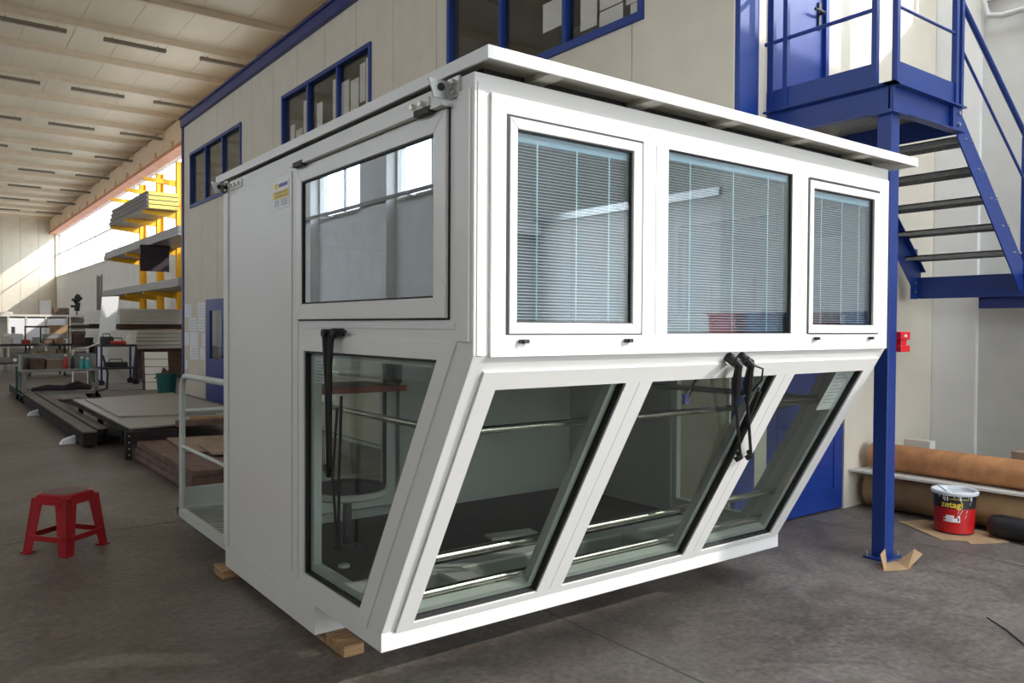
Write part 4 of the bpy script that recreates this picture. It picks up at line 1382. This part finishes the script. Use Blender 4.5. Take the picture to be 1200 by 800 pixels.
bottle(2.97, 20.1, .70, .05, .27, 'teal', 'teal bottle on the trolley tray, left of the teal pair')
bottle(3.08, 20.05, .70, .055, .25, 'teal', 'teal bottle on the trolley tray, right of the teal pair')
bottle(2.66, 20.2, .70, .045, .33, 'toolred', 'red bottle with white cap on the trolley tray')
bottle(2.80, 20.2, .70, .04, .34, 'junkdark', 'dark bottle with white cap on the trolley tray')
for n, (a, b, z1, m_, lab) in enumerate(((1.98, 2.25, .93, 'rust', 'dark brown box on the trolley tray, leftmost'), (2.30, 2.62, .90, 'plywood', 'brown cardboard box on the trolley tray, middle'))):
    t = thing('storage_box', lab, 'box', (a, 20.3, .70))
    MB().box(a, b, 20.25, 20.6, .70, z1).build('carton', m_, t)
    MB().box(a - .005, b + .005, 20.245, 20.605, z1, z1 + .02).build('lid', m_, t)
o = MB().tube([(2.0, 20.1, .265), (2.3, 20.2, .295), (2.6, 20.05, .285), (2.9, 20.25, .325), (3.15, 20.1, .275)], [.04, .07, .06, .10, .05], 8).build('cable_bundle', 'cloth', loc=(2.5, 20.1, .22), smooth=True)
tag(o, 'dark bundled cloth on the lower shelf of the trolley', 'cloth')
o = B(2.55, 3.05, 20.36, 20.70, 1.035, 1.045).build('foam_sheet', 'palesheet', loc=(2.8, 20.5, 1.03))
bpy.data.objects.remove(o)

# second trolley with blue legs
t2 = thing('blue_trolley', 'dark trolley with blue legs in front of the leaning white sheet', 'trolley', (4.6, 24, 0))
CU0, CU1, CV0, CV1 = 4.05, 4.98, 24.3, 25.1
B(CU0, CU1, CV0, CV1, 1.08, 1.14).build('top', 'junkdark', t2)
B(CU0, CU1, CV0, CV1, .45, .50).build('lower_shelf', 'junkdark', t2)
for a in (CU0, CU1 - .05):
    for b in (CV0, CV1 - .05):
        B(a, a + .05, b, b + .05, .16, 1.08).build('leg', 'bluedark', t2)
        wheel(t2, a + .02, b, .085, .085)
for n, (x, y, s, h, m_, nm, lab) in enumerate(((4.25, 24.6, .16, .22, 'junkdark', 'grinder', 'black machine tool on the blue-legged trolley, left end'), (4.52, 24.5, .20, .10, 'toolred', 'toolbox', 'red toolbox on the blue-legged trolley top'), (4.82, 24.6, .05, .30, 'paper', 'spray_can', 'white spray can on the blue-legged trolley, right end'), (4.5, 24.7, .3, .14, 'junkdark', 'machine_part', 'dark machine part on the lower shelf of the blue-legged trolley'))):
    z = 1.14 if n < 3 else .50
    t = thing(nm, lab, 'tool', (x, y, z))
    if n == 2:
        MB().lathe([(0, 0), (s, 0), (s, h * .8), (s * .5, h * .88), (s * .5, h), (0, h)], (x, y, z), 12).build('can', m_, t, smooth=True)
    else:
        MB().box(x - s, x + s, y - .1, y + .1, z, z + h).build('body', m_, t, bevel=.02)
        MB().tube([(x - s * .6, y, z + h), (x - s * .5, y, z + h + .08), (x + s * .5, y, z + h + .08), (x + s * .6, y, z + h)], .014, 6).build('handle', 'junkdark', t)

# leaning and stacked sheets near the rack
o = MB().hexa([(4.20, 26.0, .35), (4.62, 25.9, .35), (4.63, 25.95, .35), (4.21, 26.05, .35), (4.42, 26.35, 2.52), (4.86, 26.25, 2.55), (4.87, 26.30, 2.55), (4.43, 26.40, 2.52)])
o = MB().hexa([(4.10, 25.6, .0), (4.50, 25.5, .0), (4.51, 25.53, .0), (4.11, 25.63, .0), (4.42, 26.25, 2.52), (4.86, 26.15, 2.55), (4.87, 26.18, 2.55), (4.43, 26.28, 2.52)]).build('leaning_sheet', 'whitesheet', loc=(4.4, 25.6, 0))
tag(o, 'bright white sheet leaning upright behind the blue-legged trolley', 'sheet')
lv = thing('louvre_panel', 'pale slatted panel leaning beside the green bin', 'panel', (4.9, 22.2, 0))
LP = [Vector((4.75, 22.2, .0)), Vector((5.32, 22.1, .0)), Vector((5.42, 22.75, .98)), Vector((4.86, 22.85, .98))]
for k in range(5):
    a, b = k / 5 + .01, (k + 1) / 5 - .01
    q = [LP[0].lerp(LP[3], a), LP[1].lerp(LP[2], a), LP[1].lerp(LP[2], b), LP[0].lerp(LP[3], b)]
    nn = Vector((0, .83, -.55)) * .03
    MB().hexa([p for p in q] + [p + nn for p in q]).build('slat', 'palesheet', lv)
q = [LP[0] + Vector((-.06, .01, 0)), LP[0], LP[3], LP[3] + Vector((-.06, .01, 0))]
MB().hexa([p for p in q] + [p + Vector((0, .03, -.02)) for p in q]).build('edge_strip', 'junkdark', lv)
o = MB().hexa([(4.35, 25.3, 0), (5.0, 25.2, 0), (5.01, 25.25, 0), (4.36, 25.35, 0), (4.55, 25.7, 1.52), (5.25, 25.6, 1.52), (5.26, 25.65, 1.52), (4.56, 25.75, 1.52)]).build('leaning_board', 'palesheet', loc=(4.7, 25.3, 0))
tag(o, 'pale board leaning behind the blue-legged trolley, beside the white sheet', 'board')
ps = thing('panel_pack', 'thick pack of long pale panels on bearers under the yellow rack', 'panels', (5.6, 26.0, 1.0))
for k in range(6):
    B(4.95 + .01 * (k % 2), 6.9, 26.6, 33.0, 1.72 + .08 * k, 1.79 + .08 * k).build('panel', 'palesheet', ps)
for vv in (26.9, 29.5, 32):
    B(4.98, 6.9, vv, vv + .12, 1.56, 1.72).build('bearer', 'rust', ps)
ps2 = thing('panel_pack', 'lower pack of pale ribbed panels below the thick panel pack', 'panels', (5.6, 26.0, 0))
for k in range(5):
    B(5.0 + .01 * (k % 2), 6.9, 26.7, 33.0, .95 + .12 * k, 1.055 + .12 * k).build('panel', 'palesheet', ps2)
for vv in (26.9, 29.5, 32):
    B(5.02, 6.9, vv, vv + .12, 0, .95).build('bearer', 'rust', ps2)
# sheets on floor
for n, (pts, z, lab) in enumerate((([(3.9, 22.8), (5.0, 22.3), (5.25, 25.2), (4.0, 25.9)], .003, 'thin grey sheet lying on the floor in front of the trolleys'), ([(3.7, 23.9), (4.6, 23.2), (5.2, 23.35), (4.3, 24.25)], .02, 'curved metal offcut on the floor beside the green bin'))):
    o = MB().prism(pts, 'z', z, z + .015).build('floor_sheet', 'greysheet', loc=(pts[0][0], pts[0][1], z))
    tag(o, lab, 'sheet')
o = MB().tube([(3.45, 21.0, .01), (3.3, 18.6, .01), (3.6, 17.5, .01), (4.3, 17.9, .01)], .012, 6).build('floor_cable', 'rubber', loc=(3.5, 18, 0))
tag(o, 'thin dark cable curving over the floor to the green bin', 'cable')
# green bin
gb = thing('waste_bin', 'dark green plastic waste bin filled with scrap at the office corner', 'bin', (4.45, 18.75, 0))
MB().lathe([(.0, 0), (.17, 0), (.22, .58), (.235, .58), (.235, .62), (.205, .62), (.16, .05), (.0, .05)], (4.45, 18.75, 0), 20).build('body', 'green', gb, smooth=True)
for sgn in (-1, 1):
    MB().tube([(4.45 + sgn * .22, 18.70, .55), (4.45 + sgn * .27, 18.72, .52), (4.45 + sgn * .22, 18.78, .55)], .012, 6).build('handle', 'green', gb)
random.seed(9)
sc_ = MB()
for k in range(9):
    a = random.random() * 6.28
    x, y = 4.45 + .1 * math.cos(a), 18.75 + .1 * math.sin(a)
    sc_.hexa([(x, y, .5), (x + .08, y, .5), (x + .08, y + .05, .5), (x, y + .05, .5), (x + .02, y, .62 + .16 * random.random()), (x + .1, y + .02, .64 + .1 * random.random()), (x + .1, y + .06, .62), (x, y + .05, .66)])
o = sc_.build('scrap', 'rust', loc=(4.45, 18.75, .5))
o['kind'] = 'stuff'
tag(o, 'rusty scrap heaped in the green waste bin', 'scrap')

# papers on the office wall
PP = [(19.90, 20.50, 1.90, 2.20, 'top row left'), (18.85, 19.40, 1.90, 2.22, 'top row beside the blue door'), (19.50, 20.15, 1.56, 1.88, 'second row middle'), (18.85, 19.40, 1.56, 1.88, 'second row beside the blue door'), (20.12, 20.55, 1.20, 1.52, 'third row leftmost'), (19.38, 20.06, .88, 1.53, 'large one in the third row'), (18.80, 19.05, 1.20, 1.52, 'narrow one beside the door window'), (18.80, 19.20, .90, 1.17, 'lowest one beside the door'), (20.25, 20.5, .62, .84, 'small lowest one at the corner')]
for a, b, z0, z1, lab in PP:
    t = thing('wall_paper_sheet', 'white paper on the office wall, ' + lab, 'paper', (UO, a, z0), 'papers on the office wall')
    B(UO - .006, UO - .003, a, b, z0, z1).build('sheet', 'paper', t)
    if b - a > .5:
        m = MB()
        for k in range(4):
            m.box(UO - .0068, UO - .006, a + .08, b - .1 - .05 * (k % 2), z0 + .06 + .06 * k, z0 + .07 + .06 * k)
        m.build('print', 'paperlines', t)
# papers inside the office windows
PW = [(13.55, 13.75, 4.6, 5.25), (13.2, 13.5, 4.6, 5.12), (12.93, 13.15, 5.0, 5.55), (12.35, 12.58, 4.6, 5.38), (11.78, 11.95, 4.7, 5.62), (11.35, 11.62, 4.75, 5.5), (11.02, 11.30, 4.6, 5.45), (10.80, 10.98, 5.05, 5.62), (10.62, 10.78, 4.65, 5.66)]
for n, (a, b, z0, z1) in enumerate(PW):
    o = B(UO + .05, UO + .053, a, b, z0, z1).build('window_paper', 'paper', loc=(UO + .05, a, z0))
    tag(o, 'white paper sheet in the middle office window, number %s counted from its left edge' % ['one', 'two', 'three', 'four', 'five', 'six', 'seven', 'eight', 'nine'][n], 'paper', 'papers in the middle office window')
PW = [(6.24, 6.62, 4.82, 5.12), (5.78, 6.02, 4.66, 5.10), (5.42, 5.74, 4.78, 5.35), (5.42, 5.74, 4.60, 4.765), (5.20, 5.38, 4.72, 5.3), (5.20, 5.32, 4.59, 4.71)]
LW = ['behind the middle pane', 'in the right pane, leftmost', 'in the right pane, upper middle', 'in the right pane, lower middle', 'in the right pane, upper right', 'in the right pane, small lower right']
for (a, b, z0, z1), l in zip(PW, LW):
    o = B(UO + .05, UO + .053, a, b, z0, z1).build('window_paper', 'paper', loc=(UO + .05, a, z0))
    tag(o, 'white paper in the office window above the cabin, ' + l, 'paper', 'papers in the near office window')

# yellow cantilever rack
rk = thing('cantilever_rack', 'tall yellow cantilever rack against the bright windows', 'rack', (7.2, 28.8, 0))
for v in (28.8, 31.6, 34.4):
    MB().box(7.15, 7.19, v - .09, v + .09, 0, 7.3).box(7.36, 7.40, v - .09, v + .09, 0, 7.3).box(7.19, 7.36, v - .02, v + .02, 0, 7.3).build('column', 'yellowsteel', rk)
    B(5.9, 7.4, v - .1, v + .1, 0, .14).build('base_foot', 'yellowsteel', rk)
    for z in (2.72, 4.20, 5.45, 6.55):
        MB().prism([(6.10, z), (7.15, z - .12), (7.15, z + .10), (6.10, z + .10)], 'y', v - .05, v + .05).build('arm', 'yellowsteel', rk)
for z in (1.2, 5.0):
    B(7.26, 7.32, 28.8, 34.4, z, z + .08).build('cross_tie', 'yellowsteel', rk)
bd = thing('corrugated_bundle', 'bundle of grey corrugated foam-core panels on the upper rack arms', 'panels', (6.1, 28.3, 5.6))
for k in range(4):
    z = 5.56 + .145 * k
    MB().prism([(6.10, z), (7.12, z), (7.12, z + .13), (6.10, z + .13), (6.16, z + .065)], 'y', 28.32, 34.9 - .2 * k).build('panel', 'greysheet', bd)
    B(6.17, 7.11, 28.29, 28.32, z + .01, z + .12).build('foam_end', 'foam', bd)
for n, (z0, z1, vf, lab) in enumerate(((4.31, 4.60, 35.8, 'deep grey sheet pack on the third rack level'), (2.83, 3.08, 36.2, 'grey sheet pack on the second rack level'))):
    t = thing('sheet_pack', lab, 'sheets', (6.1, 24.2, z0))
    for k in range(3):
        B(6.08 + .012 * k, 7.14, 24.3, vf - .1 * k, z0 + (z1 - z0) * k / 3, z0 + (z1 - z0) * (k + 1) / 3 - .01).build('sheet', 'greysheet', t)
cl = MB()
n = 14
prof = [(5.86, 3.45), (5.87, 3.8), (5.86, 4.1), (5.88, 4.25), (5.98, 4.34), (6.2, 4.345)]
o = MB().box(5.83, 6.72, 27.95, 27.98, 3.45, 4.22).tube([(5.83, 27.98, 4.24), (6.75, 27.98, 4.24)], .07, 10).build('hanging_cloth', 'cloth', loc=(6.2, 28, 3.5))
tag(o, 'dark cloth hanging over the rack between two grey sheet packs', 'cloth')

# far workshop furniture
fb_ = thing('storage_counter', 'long white counter unit at the far end of the hall', 'cabinet', (4.5, 40, 0))
B(2.3, 6.6, 40, 40.8, 2.02, 2.12).build('top', 'palesheet', fb_)
B(2.3, 6.6, 40.7, 40.8, .2, 2.02).build('back', 'greypanel', fb_)
for a in (2.3, 3.1, 3.75, 4.5, 5.3, 5.42, 6.55):
    B(a, a + .06, 40, 40.8, .2, 2.02).build('divider', 'palesheet', fb_)
for a, b in ((3.16, 3.73), (3.82, 4.48), (4.58, 5.28)):
    B(a, b, 40.02, 40.06, 1.0, 1.95).build('door', 'whitesheet', fb_)
for k in range(5):
    B(5.48, 6.55, 40.02, 40.7, .5 + .3 * k, .54 + .3 * k).build('shelf', 'palesheet', fb_)
for n, (a, b, v, z0, z1, m_, nm, lab) in enumerate((
        (4.30, 4.75, 40.3, 2.12, 2.75, 'greysheet', 'grey_cabinet', 'grey box on the far white counter'),
        (4.82, 5.45, 40.2, 2.12, 2.42, 'rust', 'wooden_box', 'brown wooden box on the far white counter'),
        (2.35, 3.3, 40.2, 2.12, 2.22, 'palesheet', 'flat_pack', 'low pale pack on the far white counter, left end'),
        )):
    t = thing(nm, lab, 'box', (a, v, z0))
    MB().box(a, b, v, v + .4, z0, z1).build('body', m_, t, bevel=.01)
    MB().box(a + .03, b - .03, v - .012, v, z0 + .04, z1 - .04).build('front', m_, t)
# workbenches with clutter
wbn = thing('workbench', 'dark steel workbench with clutter in front of the far counter', 'workbench', (3.2, 30, 0))
B(2.0, 4.9, 30.0, 31.2, .98, 1.05).build('top', 'junkdark', wbn)
B(2.0, 4.9, 30.0, 31.2, .40, .44).build('shelf', 'junkdark', wbn)
for a in (2.0, 2.9, 3.9, 4.84):
    for b in (30.0, 31.14):
        B(a, a + .06, b, b + .06, 0, .98).build('leg', 'junkdark', wbn)
for a in (2.9, 3.35, 3.8):
    B(a, a + .04, 31.2, 31.25, 1.05, 1.62).build('rack_upright', 'junkdark', wbn)
B(2.9, 4.9, 31.2, 31.25, 1.58, 1.64).build('rack_bar', 'junkdark', wbn)
CL = [(2.75, 2.95, 1.05, 1.18, 'toolred', 'tool_case', 'small red case on the far workbench beside the white canister'), (3.05, 3.25, 1.05, 1.26, 'greysheet', 'metal_box', 'grey metal box on the far workbench left of the grey tray'), (4.1, 4.17, 1.05, 1.42, 'palesheet', 'upright_tin', 'pale upright tin on the far workbench beside the wooden crate'), (4.25, 4.7, .44, .70, 'toolred', 'lower_case', 'red case on the lower shelf of the far workbench, right end'), (2.15, 2.45, 1.05, 1.30, 'palesheet', 'white_carton', 'white carton on the far workbench, left end'), (2.50, 2.70, 1.05, 1.22, 'whitesheet', 'white_canister', 'white canister on the far workbench beside the carton'), (3.55, 4.05, 1.38, 1.66, 'card', 'cardboard_box', 'cardboard box on top of the grey tray, far workbench'), (3.35, 4.05, 1.22, 1.37, 'greysheet', 'grey_tray', 'long grey tray on the far workbench'), (3.35, 3.62, 1.05, 1.215, 'rust', 'dark_crate', 'dark crate under the grey tray, left'), (3.66, 3.92, 1.05, 1.215, 'card', 'small_carton', 'small carton under the grey tray, right'), (4.2, 4.55, 1.05, 1.38, 'rust', 'wooden_crate', 'wooden crate on the far workbench, right end'), (4.58, 4.82, 1.05, 1.25, 'junkdark', 'machine_vice', 'dark vice at the right end of the far workbench'), (2.1, 2.5, .44, .62, 'greysheet', 'lower_bin', 'grey bin on the lower shelf of the far workbench, left'), (2.62, 3.0, .44, .75, 'junkdark', 'motor_unit', 'dark motor on the lower shelf of the far workbench'), (3.2, 3.5, .44, .80, 'card', 'parcel', 'brown parcel on the lower shelf of the far workbench, middle'), (3.75, 4.1, .44, .86, 'card', 'parcel', 'brown parcel on the lower shelf of the far workbench, right')]
for a, b, z0, z1, m_, nm, lab in CL:
    t = thing(nm, lab, 'box', (a, 30.3, z0))
    MB().box(a, b, 30.25, 30.6, z0, z1).build('body', m_, t, bevel=.012)
    MB().box(a - .006, b + .006, 30.24, 30.61, z1 - .03, z1 + .004).build('lid', m_, t)
o = B(1.9, 3.1, 33.0, 34.2, .25, .45)
o = MB().box(1.4, 3.0, 34, 35, .0, .18).box(1.45, 2.95, 34.05, 34.95, .18, .36).build('pale_platform', 'palesheet', loc=(2.2, 34.5, 0))
tag(o, 'low pale platform on the floor at the left edge behind the trolley', 'platform')
bt = thing('bench_tripod', 'thin white bent-tube stand on the floor behind the trolley', 'stand', (3.6, 23.5, 0))
MB().tube([(3.25, 23.5, .0), (3.28, 23.5, 1.05), (3.6, 23.5, 1.08), (3.85, 23.5, 1.2)], .018, 6).tube([(3.62, 23.5, 0), (3.6, 23.5, 1.08)], .018, 6).build('tube', 'whitesheet', bt)
# black figure-like fitting hanging on the right wall
bk_ = thing('hanging_machine_part', 'black jointed machine part mounted high on the far wall', 'machine part', (7.15, 50, 2.4))
MB().cyl((7.15, 50, 2.45), (7.2, 50, 2.9), .14, 10).cyl((7.2, 50, 2.9), (7.08, 50, 3.1), .16, 10).tube([(7.1, 50, 3.1), (7.25, 50, 3.35)], .12, 8).tube([(6.9, 50, 3.1), (7.2, 50, 2.95), (7.4, 50, 3.2)], .07, 8).tube([(6.85, 50, 2.7), (7.1, 50, 2.7)], .07, 8).build('body', 'gasket', bk_, smooth=True)
MB().cyl((7.15, 50, 0), (7.15, 50, 2.5), .05, 8).build('stand', 'greysheet', bk_)
o = MB().box(UR - .05, UR, 52.6, 53.6, 0, 4.6).build('dark_wall_door', 'junkdark', loc=(UR, 53, 0))
bpy.data.objects.remove(o)
dd = sempty('door_2', (UR - .04, 52.5, 0))
B(UR - .06, UR, 51.9, 53.1, 0, 4.55).build('leaf', 'junkdark', dd)
B(UR - .09, UR, 51.8, 51.9, 0, 4.65).build('jamb', 'greysheet', dd)
B(UR - .09, UR, 53.1, 53.2, 0, 4.65).build('jamb', 'greysheet', dd)

# ceiling lamps (unlit fluorescent battens)
proto = None
rows = [24.25 + 5.72 * k for k in range(8)]
names = ['nearest', 'second', 'third', 'fourth', 'fifth', 'sixth', 'seventh', 'eighth']
colsu = [(2.45, 'left'), (4.95, 'middle'), (7.5, 'right')]
for r, v in enumerate(rows):
    for (u_, cn_) in colsu:
        if u_ + .8 < .068 * v:
            continue
        lab = 'unlit strip lamp under the hall ceiling, %s row from the camera, %s' % (names[r], cn_)
        if proto is None:
            proto = thing('strip_lamp', lab, 'lamp', (u_, v, 9.45), 'strip lamps under the hall ceiling')
            pb = B(u_ - .8, u_ + .8, v - .07, v + .07, 9.47, 9.56).build('housing', 'lamp_body', proto)
            pt_ = MB().cyl((u_ - .76, v, 9.455), (u_ + .76, v, 9.455), .018, 8).build('tube', 'palesheet', proto)
            ph = MB().box(u_ - .6, u_ - .58, v - .01, v + .01, 9.56, 9.62).box(u_ + .58, u_ + .6, v - .01, v + .01, 9.56, 9.62).build('hanger', 'lamp_body', proto)
        else:
            t = proto.copy()
            COL.objects.link(t)
            t.location = (u_, v, 9.45)
            t['label'] = lab
            for ch in (pb, pt_, ph):
                c = ch.copy()
                COL.objects.link(c)
                c.parent = t
# coloured crates by the annex wall (mirrored in the cabin's front windows)
sh = thing('crate_shelf', 'shelf with red and blue crates mirrored in the cabin front windows', 'shelf', (8.2, -1.5, 0))
B(8.25, 8.72, -1.9, 2.2, 1.55, 1.60).build('board', 'junkdark', sh)
for vv in (-1.9, .1, 2.14):
    B(8.25, 8.30, vv, vv + .06, 0, 1.55).build('leg', 'junkdark', sh)
for k, (vv, c_, l) in enumerate(((-1.8, 'toolred', 'red'), (-1.2, 'bluedark', 'blue'), (-.6, 'desk', 'brown'), (.1, 'bluedark', 'second blue'), (.8, 'toolred', 'second red'))):
    t = thing('crate', '%s crate on the shelf mirrored in the cabin front windows' % l, 'crate', (8.3, vv, 1.6))
    MB().box(8.28, 8.66, vv, vv + .42, 1.6, 1.62).box(8.28, 8.30, vv, vv + .42, 1.62, 1.88).box(8.64, 8.66, vv, vv + .42, 1.62, 1.88).box(8.30, 8.64, vv, vv + .02, 1.62, 1.88).box(8.30, 8.64, vv + .40, vv + .42, 1.62, 1.88).build('tub', c_, t)
    MB().ring([(8.26, vv - .02), (8.68, vv - .02), (8.68, vv + .44), (8.26, vv + .44)], [(8.30, vv + .02), (8.64, vv + .02), (8.64, vv + .40), (8.30, vv + .40)], 'z', 1.86, 1.89).build('rim', c_, t)

o = MB().tube([(5.03, 2.03, .006), (4.90, 1.87, .006), (4.70, 1.68, .006)], .004, 6).build('wire_offcut', 'rubber', loc=(4.9, 1.87, 0))
tag(o, 'thin dark wire offcut lying on the floor near the right edge', 'wire')

# second bench with a bright machine at the left edge
wb2 = thing('machine_bench', 'pale machine bench at the left edge behind the trolley', 'workbench', (2.3, 33, 0))
B(1.7, 3.3, 32.6, 33.4, .86, .94).build('top', 'palesheet', wb2)
for a in (1.72, 2.45, 3.2):
    for b in (32.62, 33.32):
        B(a, a + .06, b, b + .06, 0, .86).build('leg', 'greysheet', wb2)
mc = thing('bench_machine', 'white boxy machine standing on the pale machine bench', 'machine', (2.7, 33, .94))
MB().box(2.45, 3.0, 32.75, 33.2, .94, 1.36).build('housing', 'whitesheet', mc, bevel=.03)
B(2.55, 2.9, 32.735, 32.75, 1.05, 1.2).build('panel', 'greysheet', mc)
MB().cyl((2.72, 32.97, 1.36), (2.72, 32.97, 1.6), .06, 10).build('spindle', 'greysheet', mc)
ch = thing('spoked_wheel', 'dark round spoked wheel standing on the machine bench', 'wheel', (2.15, 32.9, .94))
MB().tube([(2.15 + .2 * math.cos(a * .3927), 32.9, 1.16 + .2 * math.sin(a * .3927)) for a in range(17)], .022, 6).build('rim', 'junkdark', ch)
for a in range(4):
    c_, s_ = .19 * math.cos(a * .785), .19 * math.sin(a * .785)
    MB().cyl((2.15 - c_, 32.9, 1.16 - s_), (2.15 + c_, 32.9, 1.16 + s_), .012, 6).build('spoke', 'junkdark', ch)
